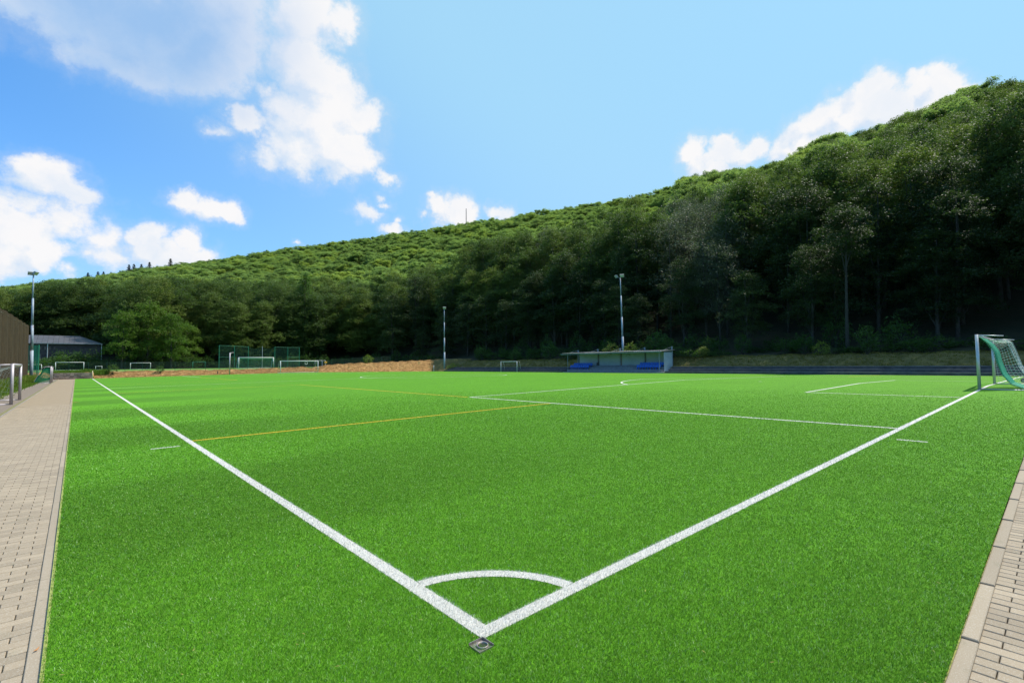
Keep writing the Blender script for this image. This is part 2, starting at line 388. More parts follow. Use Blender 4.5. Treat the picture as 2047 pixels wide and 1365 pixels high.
M['needle'] = leaf_material('needle', [(0, (.016, .040, .018)), (1, (.03, .062, .024))], .1, .6, tint=(.03, .08, .02))
M['weed'] = leaf_material('weed_leaf', [(0, (.09, .17, .02)), (.6, (.19, .22, .04)), (1, (.30, .24, .08))], .35)
M['straw'] = leaf_material('straw', [(0, (.32, .17, .06)), (.55, (.52, .33, .14)), (1, (.66, .48, .23))], .25, .7, tint=(.4, .25, .1))
M['bank_blade'] = leaf_material('bank_blade', [(0, (.07, .075, .018)), (.5, (.15, .125, .03)), (1, (.34, .23, .07))], .3, .7)
M['dead_leaf'] = simple('dead_leaf', (.45, .20, .07), None, 20, .7)
M['flower'] = simple('white_flower', (.7, .7, .66), None, 20, .7)

# ------------------------------------------------------------------ pitch and its surroundings
W, L, S = 64.59, 101.53, .0107
def zf(x): return S*np.minimum(np.asarray(x, float), W-np.asarray(x, float))
TX0, TX1, TY0, TY1 = -2.03, 66.0, -1.98, 104.6
def strip_sheet(name, poly_xy, mat, dz, nx=None):
    """sheet over the crowned pitch: split at the ridge"""
    return None
def sheet(name, x0, x1, y0, y1, mat, dz=0., parent=None):
    xs = [x0]+[q for q in (W/2,) if x0 < q < x1]+[x1]
    V = []; F = []
    for i, x in enumerate(xs): V += [(x, y0, float(zf(x))+dz), (x, y1, float(zf(x))+dz)]
    for i in range(len(xs)-1): F.append([2*i, 2*i+2, 2*i+3, 2*i+1])
    return link(name, mesh_np(name, V, F, mat), parent)
structure(sheet('turf', TX0, TX1, TY0, TY1, M['turf']))
LW = .12; DZ = .004
def mark(name, x0, x1, y0, y1, mat='line', dz=DZ): return structure(sheet(name, x0, x1, y0, y1, M[mat], dz))
def ring(name, cx, cy, r0, r1, a0, a1, n=64, mat='line'):
    V = []; F = []
    for i in range(n+1):
        a = a0+(a1-a0)*i/n
        for r in (r0, r1):
            x, y = cx+r*math.cos(a), cy+r*math.sin(a); V.append((x, y, float(zf(x))+DZ))
    for i in range(n): F.append([2*i, 2*i+1, 2*i+3, 2*i+2])
    return structure(link(name, mesh_np(name, V, F, M[mat])))
H = W/2
mark('touchline', .004, LW-.004, .004, L); mark('touchline', W-LW, W, 0, L)
mark('goal_line', LW-.004, W-LW, .004, LW-.004); mark('goal_line', LW, W-LW, L-LW, L)
mark('halfway_line', LW, W-LW, L/2-.06, L/2+.06)
ring('centre_circle', H, L/2, 9.03, 9.15, 0, 2*math.pi, 120)
for sgn, y0 in ((1, 0), (-1, L)):
    def yy(a, b): return (y0+sgn*a, y0+sgn*b) if sgn > 0 else (y0+sgn*b, y0+sgn*a)
    for (hw, dp, nm) in ((20.16, 16.5, 'penalty_area_line'), (9.16, 5.5, 'goal_area_line')):
        a, b = yy(LW, dp); mark(nm, H-hw, H-hw+LW, a, b); mark(nm, H+hw-LW, H+hw, a, b)
        a, b = yy(dp-LW, dp); mark(nm, H-hw+LW, H+hw-LW, a, b)
    ring('penalty_spot', H, y0+sgn*11, 0, .11, 0, 2*math.pi, 16)
    th = math.asin(5.5/9.15)
    if sgn > 0: ring('penalty_arc', H, 11, 9.03, 9.15, th, math.pi-th, 60)
    else: ring('penalty_arc', H, L-11, 9.03, 9.15, math.pi+th, 2*math.pi-th, 60)
ring('corner_arc', 0, 0, .885, .995, math.asin(LW/.94), math.pi/2-math.asin(LW/.94), 40)
ring('corner_arc', W, 0, .88, 1., math.pi/2+.13, math.pi-.13, 24)
ring('corner_arc', 0, L, .88, 1., -math.pi/2+.13, -.13, 24)
ring('corner_arc', W, L, .88, 1., math.pi+.13, 1.5*math.pi-.13, 24)
mark('distance_mark', -.72, -.21, 10.33, 10.41); mark('distance_mark', 10.35, 10.43, -.68, -.20)
for sx in (0, 1):
    fx = (lambda a, b: (a, b)) if sx == 0 else (lambda a, b: (W-b, W-a))
    for y in (11., 40., 61.5, 90.5):
        a, b = fx(LW, 12.04); mark('small_pitch_line', a, b, y-.05, y+.05, 'orange', .008)
    for ya, yb in ((16.5, 40.05), (61.45, 85.)):
        a, b = fx(12.04, 12.14); mark('small_pitch_line', a, b, ya, yb, 'orange', .008)

# blades of the artificial turf close to the camera (real threads)
def blades():
    az0, az1 = YAW-math.radians(50), YAW+math.radians(50)
    # density falls off smoothly as 1/r2 while the threads are drawn a little wider with distance
    K, ra, rb = 44000*2.6**2, 2.6, 30.
    n1 = int((az1-az0)*.5*(ra*ra-1.7**2)*44000); n2 = int((az1-az0)*K*math.log(rb/ra))
    r = np.concatenate([np.sqrt(rng.uniform(1.7**2, ra*ra, n1)), ra*np.exp(rng.random(n2)*math.log(rb/ra))])
    r = r[rng.random(len(r)) < np.clip((30-r)/16, 0, 1)]
    n = len(r); a = rng.uniform(az0, az1, n)
    P = np.stack([CAM[0]+r*np.cos(a), CAM[1]+r*np.sin(a)], 1)
    Wd = .0030*np.maximum(r/ra, .8)**.9; Hh = np.full(n, .019)
    x, y = P[:, 0], P[:, 1]
    ok = (x > TX0-.004) & (y > TY0-.004) & (x < TX1)
    ok &= ~((x > -.106) & (x < .006) & (y > -.106) & (y < .006) & (x+y > -.092+rng.normal(0, .016, len(x))))
    P, Wd, Hh = P[ok], Wd[ok], Hh[ok]; x, y = P[:, 0], P[:, 1]
    x = x+rng.normal(0, .005, len(x)); y = y+rng.normal(0, .005, len(y)); r = np.hypot(x, y)
    t = lambda a, lo, hi: (a >= lo) & (a <= hi)
    line = (t(x, 0, LW) & (y >= 0)) | (t(y, 0, LW) & (x >= 0)) | (t(r, .88, 1.) & (x > 0) & (y > 0))
    line |= t(x, -.72, -.21) & t(y, 10.33, 10.41); line |= t(x, 10.35, 10.43) & t(y, -.68, -.20)
    px = H-20.16
    line |= t(x, px, px+LW) & t(y, 0, 16.5); line |= t(y, 16.38, 16.5) & (x > px)
    orange = t(y, 10.95, 11.05) & t(x, LW, 12.04)
    x, y = P[:, 0], P[:, 1]; n = len(P); lean = rng.normal(0, .009, (n, 2))+np.array([0.0, -.002]); ang = rng.uniform(0, np.pi, n)
    h = Hh*rng.uniform(.6, 1.25, n); z = zf(x)+DZ*0
    dx = np.cos(ang)*Wd*.5; dy = np.sin(ang)*Wd*.5
    V = np.empty((n, 3, 3)); V[:, 0] = np.stack([x-dx, y-dy, z-.001], 1); V[:, 1] = np.stack([x+dx, y+dy, z-.001], 1)
    V[:, 2] = np.stack([x+lean[:, 0], y+lean[:, 1], z+h], 1)
    for nm, sel, mt in (('turf_threads', ~line & ~orange, 'blade'), ('white_line_threads', line, 'white_blade'), ('orange_line_threads', orange, 'orange')):
        v = V[sel].reshape(-1, 3); f = np.arange(len(v)).reshape(-1, 3)
        o = link(nm, mesh_np(nm, v, f, M[mt])); o['kind'] = 'stuff'
        tag(o, {'turf_threads': 'short green artificial turf pile covering the pitch near the corner', 'white_line_threads': 'white turf pile of the corner lines and quarter arc', 'orange_line_threads': 'orange turf pile of the small pitch goal line'}[nm], 'turf')
blades()

for nm, (a, b_, c_, d_) in (('turf_edge', (-2.04, -2.022, -1.98, 104.6)), ('turf_edge', (-2.022, 66., -1.99, -1.972))):
    structure(MB().box(a, b_, c_, d_, -.08, -.002 if a > -2.03 else -.018).build(nm, M['edge']))
# base ground
def ground():
    V = [(-3000, -3000, -.42), (3000, -3000, -.42), (3000, 3000, -.42), (-3000, 3000, -.42)]
    structure(link('ground', mesh_np('ground', V, [[0, 1, 2, 3]], M['litter'])))
ground()
# pavement, left (along the touchline) and right (behind the goal line)
PZ = -.022
def paver_mesh(w, d, mat, h=.07):
    b = MB().box(-w/2, w/2, -d/2, d/2, -h, 0, .004)
    return mesh_np('paver', b.v, b.f, mat)
def pavement(name, x0, x1, y0, y1, far, courses_along, label):
    """returns list of pavers (cx, cy, w, d)"""
    out = []
    g = .006
    if courses_along == 'y':       # courses 0.1 m in y, stones 0.2 m in x counted from x1 going left
        ny = int((far-y0)/.1)
        for j in range(ny):
            yc = y0+.05+j*.1; x = x1; first = .1 if j % 2 else .2
            while x > x0+.02:
                w = min(first, x-x0); out.append((x-w/2, yc, w-g, .1-g)); x -= w; first = .2
    else:                          # courses 0.1 m in x, stones 0.2 m in y counted from y1 going down
        nx = int((far-x0)/.1)
        for j in range(nx):
            xc = x0+.05+j*.1; y = y1; first = .1 if j % 2 else .2
            while y > y0+.02:
                w = min(first, y-y0); out.append((xc, y-w/2, .1-g, w-g)); y -= w; first = .2
    return out
paveL = pavement('pavement', -3.97, -2.11, -.4, 0, 30., 'y', '')
paveR = pavement('pavement', .3, 0, -3.3, -2.06, 17., 'x', '')
def in_view(x, y):
    d = np.array([x-CAM[0], y-CAM[1], PZ-CAM[2]]); dep = d@F_
    if dep < .2: return False
    a, b = abs(d@R_)/dep*FPX, abs(d@U_)/dep*FPX
    return a < 1100 and b < 760
def lay(name, base_box, stones, mat, n_single):
    root = structure(MB().box(*base_box).build(name, M['joint']))
    vis = [s for s in stones if in_view(s[0], s[1])]; hid = [s for s in stones if not in_view(s[0], s[1]) and s[1] < 12 and s[0] < 14]
    vis.sort(key=lambda s: (s[0]-CAM[0])**2+(s[1]-CAM[1])**2)
    cache = {}
    for (cx, cy, w, d) in vis[:n_single]:
        key = (round(w, 3), round(d, 3))
        if key not in cache: cache[key] = paver_mesh(w, d, M[mat])
        o = link('paver', cache[key], root, (cx, cy, float(zf(cx))+PZ+random.uniform(-.0018, .0018)))
        o.rotation_euler = (random.gauss(0, .006), random.gauss(0, .006), random.gauss(0, .006))
    b = MB()
    for (cx, cy, w, d) in vis[n_single:]+hid:
        z = float(zf(cx))+PZ+random.uniform(-.0018, .0018)
        b.box(cx-w/2, cx+w/2, cy-d/2, cy+d/2, z-.03, z, .004)
    o = b.build('paver_field', M[mat], root); o['kind'] = 'stuff'
    return root
pz = float(zf(-3))+PZ
rootL = lay('pavement', (-3.97, -2.11, -.5, 30., pz-.2, float(zf(-3.97))+PZ-.008), paveL, 'paver', 150)
rootR = lay('pavement', (.2, 17., -3.4, -2.06, pz-.2, PZ-.012), paveR, 'paver', 150)
# paving beyond the picked-out stones: material carries on
structure(MB().box(-3.97, -2.11, 30., 104.9, pz-.3, float(zf(-3.97))+PZ+.001).build('pavement', M['paving_far']))
structure(MB().box(17., 75., -3.4, -2.06, pz-.3, float(zf(-3.97))+PZ+.001).build('pavement', M['paving_far']))
structure(MB().box(-5.2, .2, -9, -2.11+1.6, pz-.5, pz-.06).build('forecourt', M['paving_far']))
structure(MB().box(.2, 75, -9, -3.4, pz-.5, pz-.05).build('forecourt', M['paving_far']))
def kerb(name, horizontal, a0, a1, b0, b1, mat, step=1.04, top=.0):
    root = structure(MB().box(*( (b0+.01, b1-.01, a0, a1) if not horizontal else (a0, a1, b0+.01, b1-.01)), -.3, top-.02-.02).build(name, M['joint']))
    me = {}; a = a0
    i = 0
    while a < a1-.1:
        l = min(step, a1-a)-.006; w = b1-b0
        key = round(l, 3)
        if key not in me:
            q = MB().box(-l/2, l/2, -w/2, w/2, -.1, 0, .005) if horizontal else MB().box(-w/2, w/2, -l/2, l/2, -.1, 0, .005)
            me[key] = mesh_np('kerb_stone', q.v, q.f, M[mat])
        c = ((a+l/2), (b0+b1)/2) if horizontal else ((b0+b1)/2, (a+l/2))
        o = link('kerb_stone', me[key], root, (c[0], c[1], float(zf(c[0]))+top+random.uniform(-.002, .002)))
        o.rotation_euler.z = random.gauss(0, .0008)
        a += step; i += 1
    return root
kerb('kerb', False, -1.98, 104.9, -2.112, -2.034, 'kerb', top=-.012)
kerb('kerb', True, -2.03, 75, -2.064, -1.984, 'kerb', 1.05, top=-.012+.0)
kerb('kerb', False, -.5, 104.9, -4.12, -3.975, 'kerb_pale', 1.0, top=.015)
structure(MB().box(-5.2, -4.125, -.5, 104.9, -.4, -.055).build('goal_strip', M['paving_strip']))
kerb('kerb', False, -.5, 104.9, -5.28, -5.205, 'kerb_pale', 1.0, top=.03)

def grid(name, xs, ys, zfun, mat, noise_amp=0., skirt=None):
    X, Y = np.meshgrid(xs, ys, indexing='ij'); Z = zfun(X, Y)
    if noise_amp: Z = Z+rng.normal(0, noise_amp, Z.shape)
    V = np.stack([X, Y, Z], -1).reshape(-1, 3); nx, ny = len(xs), len(ys)
    i, j = np.meshgrid(np.arange(nx-1), np.arange(ny-1), indexing='ij'); a = (i*ny+j).ravel()
    return link(name, mesh_np(name, V, np.stack([a, a+ny, a+ny+1, a+1], 1), mat, True))
# verge left of the strip, rising a little towards the screen
structure(grid('verge', np.linspace(-12, -5.285, 16), np.linspace(-2, 104.5, 200), lambda x, y: -.05+.10*np.clip((-5.3-x)/2, 0, 1)+.5*np.clip((-6.2-x)/4, 0, 1), M['verge'], .012))
# far bank behind the end of the pitch; its top rises to the right
def bank_top(x): return np.interp(x, [-14, 0, 24, 36, 45, 60, 66, 72], [.95, .97, 1.02, 1.4, 2.05, 2.5, 2.75, 3.0])
def bank_h(x, y):
    t = np.clip((y-104.6)/3.4, 0, 1); t = t*t*(3-2*t)
    back = np.clip((y-109)/9, 0, 1)
    zt = bank_top(x); ztb = np.minimum(zt, .98)
    base = zf(np.clip(x, -5, 70))-.01
    path = np.exp(-((x-37.6)/1.3)**2)
    und = .10*np.sin(x*.9+y*1.7)*t+.07*np.sin(x*2.3-y*.9)*t
    return base+(zt-base+und-.5*path)*t+(ztb-zt)*(back*back*(3-2*back))
structure(grid('embankment', np.linspace(.3, 76, 380), np.linspace(104.62, 120, 46), bank_h, M['dry'], .008))
structure(grid('embankment', np.linspace(-14, .3, 60), np.linspace(105.5, 112, 24), lambda x, y: np.where(y < 105.9, .2, bank_h(x, np.maximum(y, 107.6)-0)), M['dry'], .02))
structure(link('second_field', mesh_np('second_field', [(-60, 110., 1.0), (62, 110., 1.0), (66, 121, 1.31), (-60, 121, 1.31), (95, 230, 1.31), (-60, 230, 1.31)], [[0, 1, 2, 3], [3, 2, 4, 5]], M['lawn'])))
structure(MB().box(-14, 70, 104.6, 125, -.41, -.05).build('subsoil', M['dry']))
# straw tussocks on the bank
def tufts(name, pts, h, w, n_each, mat, label, cat, spread=.12):
    n = len(pts)*n_each; base = np.repeat(pts, n_each, 0)+np.concatenate([rng.normal(0, spread, (n, 2)), np.zeros((n, 1))], 1)
    hh = h*rng.uniform(.4, 1.3, n); a = rng.uniform(0, np.pi, n); ww = w*rng.uniform(.6, 1.3, n)
    V = np.empty((n, 3, 3)); dx, dy = np.cos(a)*ww/2, np.sin(a)*ww/2
    V[:, 0] = base-np.stack([dx, dy, dx*0+.02], 1); V[:, 1] = base+np.stack([dx, dy, dx*0-.02], 1)
    V[:, 2] = base+np.stack([rng.normal(0, .35, n)*hh, rng.normal(0, .35, n)*hh, hh], 1)
    v = V.reshape(-1, 3); o = link(name, mesh_np(name, v, np.arange(len(v)).reshape(-1, 3), M[mat])); o['kind'] = 'stuff'
    return tag(o, label, cat)
n = 9000; x = rng.uniform(.3, 75, n); y = 104.7+3.9*rng.random(n)
tufts('dry_grass', np.stack([x, y, bank_h(x, y)], 1), .11, .05, 9, 'straw', 'dry golden brown grass covering the bank behind the pitch', 'grass')
n = 2600; x = rng.uniform(-8, -5.35, n); y = rng.uniform(5, 104, n)
tufts('verge_weeds', np.stack([x, y, -.05+.1*np.clip((-5.3-x)/2, 0, 1)], 1), .22, .05, 12, 'weed', 'green and yellow weeds between the grey paving strip and the dark screen', 'weeds')
n = 900; x = rng.uniform(-8, -6.2, n); y = rng.uniform(14, 104, n)
tufts('tall_weeds', np.stack([x, y, x*0], 1), .75, .10, 16, 'weed', 'taller weeds at the foot of the dark screen', 'weeds', .2)
n = 700; x = rng.uniform(-5, 2, n); y = rng.uniform(106.4, 109, n)
tufts('bank_weeds', np.stack([x, y, bank_h(x, y)], 1), .45, .10, 12, 'weed', 'green weeds above the low stone wall', 'weeds', .2)

# stone block wall at the end of the pavement
wr = thing('block_wall', (-2.3, 105.2, -.05), 'low wall of rough stone blocks across the end of the pavement', 'wall')
MB().box(-4.75, .15, 105.15, 105.7, -.05, .98).build('core', M['joint'], wr, (-2.3, 105.2, -.05))
for r in range(5):
    x = -4.8+(r % 2)*.2
    while x < .15:
        w = random.uniform(.36, .52); w = min(w, .22-x+.0)
        if w < .1: break
        b = MB().box(-w/2+.01, w/2-.01, -.1, .1, 0, .185, .012)
        link('stone_block', mesh_np('stone_block', b.v, b.f, M['stone']), wr, (x+w/2+2.3, -.05+random.uniform(-.03, .02), .01+r*.2))
        x += w

# ------------------------------------------------------------------ terraces, bank and forest ground on the right side
TER = [(66.0, 67.1, .30), (67.1, 68.2, .62), (68.2, 69.6, .98)]
segs = [(-6.6, 38.6), (59.6, 99.2)]
for (a, b_) in segs:
    root = structure(MB().box(66.02, 69.6, a, b_, -.4, .02).build('terrace', M['concrete']))
    for (x0, x1, z) in TER:
        y = a
        while y < b_-.2:
            l = min(3., b_-y)
            s_ = MB().box(x0, x1+.02, y+.006, y+l-.006, .0, z, .01).build('step', M['concrete'], root)
            MB().box(x0-.012, x0+.06, y+.006, y+l-.006, z-.045, z+.006).build('nosing', M['step_edge'], s_)
            y += l
def bankR(x, y):
    t = np.clip((x-69.5)/3.6, 0, 1); t = t*t*(3-2*t)
    return .80+t*1.6+np.clip(x-73, 0, 99)*.06+.06*np.sin(y*.7+x)*t+.05*np.sin(y*1.9-x)*t
structure(grid('bank', np.linspace(69.5, 79, 30), np.linspace(-25, 104, 330), bankR, M['bankgrass'], .02))
structure(grid('bank', np.linspace(64.8, 79, 40), np.linspace(99.2, 112, 40), lambda x, y: -.15+np.clip((x-66.0)/2.6, 0, 1)*np.clip((y-99.25)/3.5, 0, 1)*bank_top(x)*1.0+.3*np.clip((x-68)/4, 0, 1), M['bankgrass'], .03))
n = 6000; y = rng.uniform(-8, 99, n); x = rng.uniform(69.6, 74.5, n)
tufts('bank_grass', np.stack([x, y, bankR(x, y)], 1), .2, .07, 7, 'bank_blade', 'rough green and straw coloured grass on the bank above the terraces', 'grass')

# silhouette of the wooded hill in elevation, by azimuth seen from the pitch corner
SIL = [(0, 573), (100, 556), (180, 550), (230, 541), (270, 533), (350, 526), (430, 513), (520, 501), (600, 489), (700, 476), (800, 463), (870, 451), (950, 441), (1000, 433), (1050, 425), (1100, 413), (1170, 405), (1230, 397), (1270, 391), (1310, 381), (1350, 357), (1400, 351), (1450, 346), (1500, 339), (1540, 331), (1600, 306), (1640, 272), (1690, 257), (1730, 272), (1760, 252), (1800, 236), (1850, 219), (1890, 192), (1920, 186), (1960, 176), (2000, 166), (2047, 153)]
_az, _el = [], []
for (x, y) in SIL:
    d = pix_dir(x, y); _az.append(math.atan2(d[1], d[0])); _el.append(d[2]/math.hypot(d[0], d[1]))
_az = np.array(_az[::-1]); _el = np.array(_el[::-1])
def sil(az): return np.interp(az, _az, _el, left=_el[0], right=_el[-1])*np.clip(1-(az-_az[-1])/1.2, .15, 1)
def sil_s(az):  # smooth version for the land itself
    return sum(sil(az+k*.05) for k in (-2, -1, 0, 1, 2))/5
def r0f(az):
    a = np.clip(az, -1.2, 2.2)
    lx = 78.0/np.maximum(np.cos(a), .12)
    ly = 165./np.maximum(np.sin(a), .12)
    k = 10
    return (lx**-k+ly**-k)**(-1./k)
def r1f(az): return np.interp(az, [-.3, 0, .35, .84, 1.4, 2.0], [230, 235, 300, 400, 480, 520])
def land(x, y):
    az = np.arctan2(y-CAM[1], x-CAM[0]); r = np.hypot(x-CAM[0], y-CAM[1])
    a0, a1 = r0f(az), r1f(az); z0 = np.interp(az, [0, 1.0, 1.3], [2.4, 2.2, 1.32]); z1 = CAM[2]+sil_s(az)*a1-19
    t = (r-a0)/(a1-a0); tc_ = np.clip(t, 0, 1)
    z = z0+(z1-z0)*(tc_*(.72+.28*tc_))
    z = z+np.clip(t-1, 0, 9)*(a1-a0)*-.12
    return np.where(t < 0, z0, z)
azs = np.linspace(-.75, 2.3, 180); rr = np.concatenate([np.linspace(0, 1, 46), [1.15, 1.4, 1.8]])
A, T = np.meshgrid(azs, rr, indexing='ij'); Rr = r0f(A)+T*(r1f(A)-r0f(A))-2*(T == 0)
X = CAM[0]+Rr*np.cos(A); Y = CAM[1]+Rr*np.sin(A); Z = land(X, Y)
V = np.stack([X, Y, Z], -1).reshape(-1, 3); nx, ny = len(azs), len(rr)
i, j = np.meshgrid(np.arange(nx-1), np.arange(ny-1), indexing='ij'); a = (i*ny+j).ravel()
structure(link('hillside', mesh_np('hillside', V, np.stack([a, a+ny, a+ny+1, a+1], 1), M['litter'], True)))

# ------------------------------------------------------------------ trees
def leaves(cent, nrm_up, size, n):
    """rhombic leaves round the given centres; cent (n,3)"""
    m = len(cent)
    nz = np.stack([rng.normal(0, .55, m), rng.normal(0, .55, m), np.full(m, nrm_up)+rng.normal(0, .35, m)], 1)
    nz /= np.linalg.norm(nz, axis=1)[:, None]
    a = rng.normal(0, 1, (m, 3)); u = np.cross(nz, a); u /= np.linalg.norm(u, axis=1)[:, None]; v = np.cross(nz, u)
    s = size*rng.uniform(.6, 1.3, m)[:, None]
    V = np.stack([cent-u*s, cent-v*s*.55-nz*s*.12, cent+u*s, cent+v*s*.55-nz*s*.12], 1).reshape(-1, 3)
    return V, np.arange(4*m).reshape(-1, 4)
def crown_mesh(name, height, rad, zb, nclump, nleaf, mat, size=.17, lobes=7, flat=.28, airy=1.):
    """leaf sprays spread over several lobes inside a tapering envelope; returns mesh, lobe centres"""
    lob = []
    for k in range(lobes):
        t = (k+.5)/lobes; z = zb+(height-zb)*(.12+.76*t)
        env = math.sin(math.pi*min(1, (.18+.78*t)))**.75
        a = k*2.4+rng.uniform(-.5, .5); d = rad*.50*env*rng.uniform(.6, 1.1) if k < lobes-1 else 0
        lob.append((d*math.cos(a), d*math.sin(a), z, rad*(.42+.34*env)*rng.uniform(.85, 1.15), (height-zb)/lobes*rng.uniform(.95, 1.35)))
    lob[-1] = (0, 0, height-rad*.55, rad*.55, rad*.55)
    per = nclump//len(lob); P = []
    for (x, y, z, r, rz) in lob:
        d = rng.normal(0, 1, (per, 3)); d /= np.linalg.norm(d, axis=1)[:, None]
        d[:, 2] = np.where(d[:, 2] < -.3, -d[:, 2]*.6, d[:, 2])
        q = rng.uniform(.45, 1.06, per)**.6
        c = np.stack([x+d[:, 0]*r*q, y+d[:, 1]*r*q, z+d[:, 2]*rz*q], 1)
        cr = rng.uniform(.35, .95, per)*airy
        pts = np.repeat(c, nleaf, 0); m = len(pts)
        aa = rng.uniform(0, 2*np.pi, m); rr_ = np.sqrt(rng.random(m))*np.repeat(cr, nleaf)
        pts[:, 0] += rr_*np.cos(aa); pts[:, 1] += rr_*np.sin(aa); pts[:, 2] += rng.normal(0, flat*.5, m)-rr_*.18
        P.append(pts)
    P = np.concatenate(P)
    V, F = leaves(P, 1.1, size, len(P))
    return mesh_np(name, V, F, mat), lob
def canopy_mesh(hh=20, rad=5.4, nl=24):
    P = []
    for k in range(nl):
        a = rng.uniform(0, 2*np.pi); q = math.sqrt((k+.5)/nl)*rng.uniform(.85, 1.1); rl = rng.uniform(.9, 1.9)
        c = np.array([math.cos(a)*q*rad*.9, math.sin(a)*q*rad*.9, hh-1.2-rl*.4-4.2*q**2.2+rng.uniform(-1.5, 1.3)])
        m = 30; d = rng.normal(0, 1, (m, 3)); d /= np.linalg.norm(d, axis=1)[:, None]; d[:, 2] = np.abs(d[:, 2])*1.1-.25
        cl = c+d*rl*(rng.uniform(.35, 1.1, m)[:, None])
        pts = np.repeat(cl, 14, 0)+rng.normal(0, .22, (m*14, 3)); P.append(pts)
        m = 10; cl = c+np.stack([rng.normal(0, rl*.5, m), rng.normal(0, rl*.5, m), -rng.uniform(1.2, 7.5, m)], 1)
        P.append(np.repeat(cl, 12, 0)+rng.normal(0, .4, (m*12, 3)))
    P = np.concatenate(P); V, F = leaves(P, 1.5, .17, len(P))
    return mesh_np('crown', V, F, M['leaf'])
def trunk_mesh(name, height, r0, lob, mat, lean=.3):
    b = MB(); n = 7; top = height*.93
    ax = [(lean*math.sin(1.7*i/n), lean*math.cos(2.1*i/n)-lean, -.6+(top+.6)*i/n) for i in range(n+1)]
    b.tube(ax, [r0*(1-.85*i/n) for i in range(n+1)], 7)
    for (x, y, z, r, rz) in lob[:-1]:
        z0_ = max(z-r*1.3-1., height*.12); f = (z0_+.6)/(top+.6); k = min(int(f*n), n-1); c = np.array(ax[k])+(np.array(ax[k+1])-np.array(ax[k]))*(f*n-k)
        tip = np.array([x*.9, y*.9, z+rz*.5]); mid = (c+tip)/2+np.array([x*.15, y*.15, -.3])
        b.tube([c, mid, tip], [r0*.30, r0*.18, r0*.05], 5, False)
    return mesh_np(name, b.v, b.f, mat, True)
CONE = None
VAR = []
for k, (hh, rd, zb, lb) in enumerate(((20, 4.6, .8, 9), (20, 4.9, 1.6, 8), (20, 4.0, .9, 10), (20, 5.2, 3.0, 8), (20, 4.6, 4.5, 7), (20, 4.7, 1.4, 9))):
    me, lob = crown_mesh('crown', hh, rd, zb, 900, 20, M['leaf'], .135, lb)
    VAR.append((me, trunk_mesh('trunk', hh, .27, lob, M['bark'])))
CAN = [(canopy_mesh(20, 5.6, 26), VAR[3][1]), (canopy_mesh(20, 4.8, 20), VAR[4][1]), (canopy_mesh(20, 6.2, 30), VAR[3][1]), (canopy_mesh(20, 5.2, 22), VAR[4][1])]
me, lob = crown_mesh('crown', 20, 5.0, 3.0, 420, 15, M['leaf_grey'], .15, 8, .5, 1.2); GREY = (me, trunk_mesh('trunk', 20, .22, lob, M['bark']))
me, lob = crown_mesh('crown', 16, 6.0, .6, 700, 17, M['leaf_light'], .20, 9, .4); ROUND = (me, trunk_mesh('trunk', 16, .3, lob, M['bark']))
def larch_mesh(h=18, rad=4.2):
    P = []
    for z in np.arange(.8, h, .3):
        r_ = rad*(1-z/h)**.7+.1
        for a in rng.uniform(0, 2*np.pi, int(8+r_*6)):
            m = 9; t = rng.uniform(.35, 1); P.append(np.array([np.cos(a)*t*r_, np.sin(a)*t*r_, z-t*.5])+rng.normal(0, .28, (m, 3)))
    P = np.concatenate(P); V, F = leaves(P, 1., .14, len(P))
    b = MB().tube([(0, 0, -.6), (0, 0, h*.97)], [.22, .03], 6)
    return mesh_np('crown', V, F, M['leaf_dark']), mesh_np('trunk', b.v, b.f, M['bark'], True)
def spruce_mesh(h=18, rad=2.9):
    P = []
    for z in np.arange(1.2, h, .34):
        rr_ = rad*(1-z/h)**.85+.08; nb = int(7+rr_*4)
        for a in rng.uniform(0, 2*np.pi, nb):
            m = int(5+rr_*5); t = rng.random(m)**.7
            P.append(np.stack([np.cos(a)*t*rr_, np.sin(a)*t*rr_, z-t*rr_*.35+rng.normal(0, .07, m)], 1)+rng.normal(0, .07, (m, 3)))
    P = np.concatenate(P); V, F = leaves(P, 1.3, .17, len(P))
    b = MB().tube([(0, 0, -.6), (0, 0, h*.97)], [.2, .03], 6)
    return mesh_np('crown', V, F, M['needle']), mesh_np('trunk', b.v, b.f, M['bark'], True)
SPR = spruce_mesh(); LAR = larch_mesh()
def place_tree(name, var, x, y, z, s, sxy, rz, label, cat, group, mat=None):
    t = thing(name, (x, y, z), label, cat, group, rz); t.scale = (sxy, sxy, s)
    c = link('crown', var[0], t)
    if mat: c.material_slots[0].link = 'OBJECT'; c.material_slots[0].material = mat
    k = link('trunk', var[1], t); return t
def zone(az, r, x, y, b_):
    px = 1023.5-FPX*math.tan(az-YAW)
    if r > r0f(az)+b_: return ('beech on the sunny wooded slope, lit yellow green from above', 'trees on the wooded slope')
    row = 'front row' if r < r0f(az)+13 else 'rear rank'
    for lim, place in ((200, 'above the shed roof at the far left'), (420, 'behind the light green clump left of the cage'), (640, 'behind the tall green ball catch cage'), (880, 'behind the golden bank left of the middle mast'),
                       (1140, 'between the middle floodlight mast and the stand'), (1345, 'directly above the spectator stand'), (1640, 'above the terraces just right of the stand'), (1850, 'above the terraces left of the big goal'), (9999, 'at the right edge above the big goal')):
        if px < lim: return ('dark leafy %s tree %s' % (row, place), '%s trees %s' % (row, place))
def belt(az): return float(np.interp(az, [0, .25, .6, .78, 1.05, 1.5], [150, 150, 120, 56, 76, 92]))*float(rng.uniform(.55, 1.3))  # depth over which trees keep the leaf colours darkened for shade
far_dark = []
cand = []
sp = 6.4
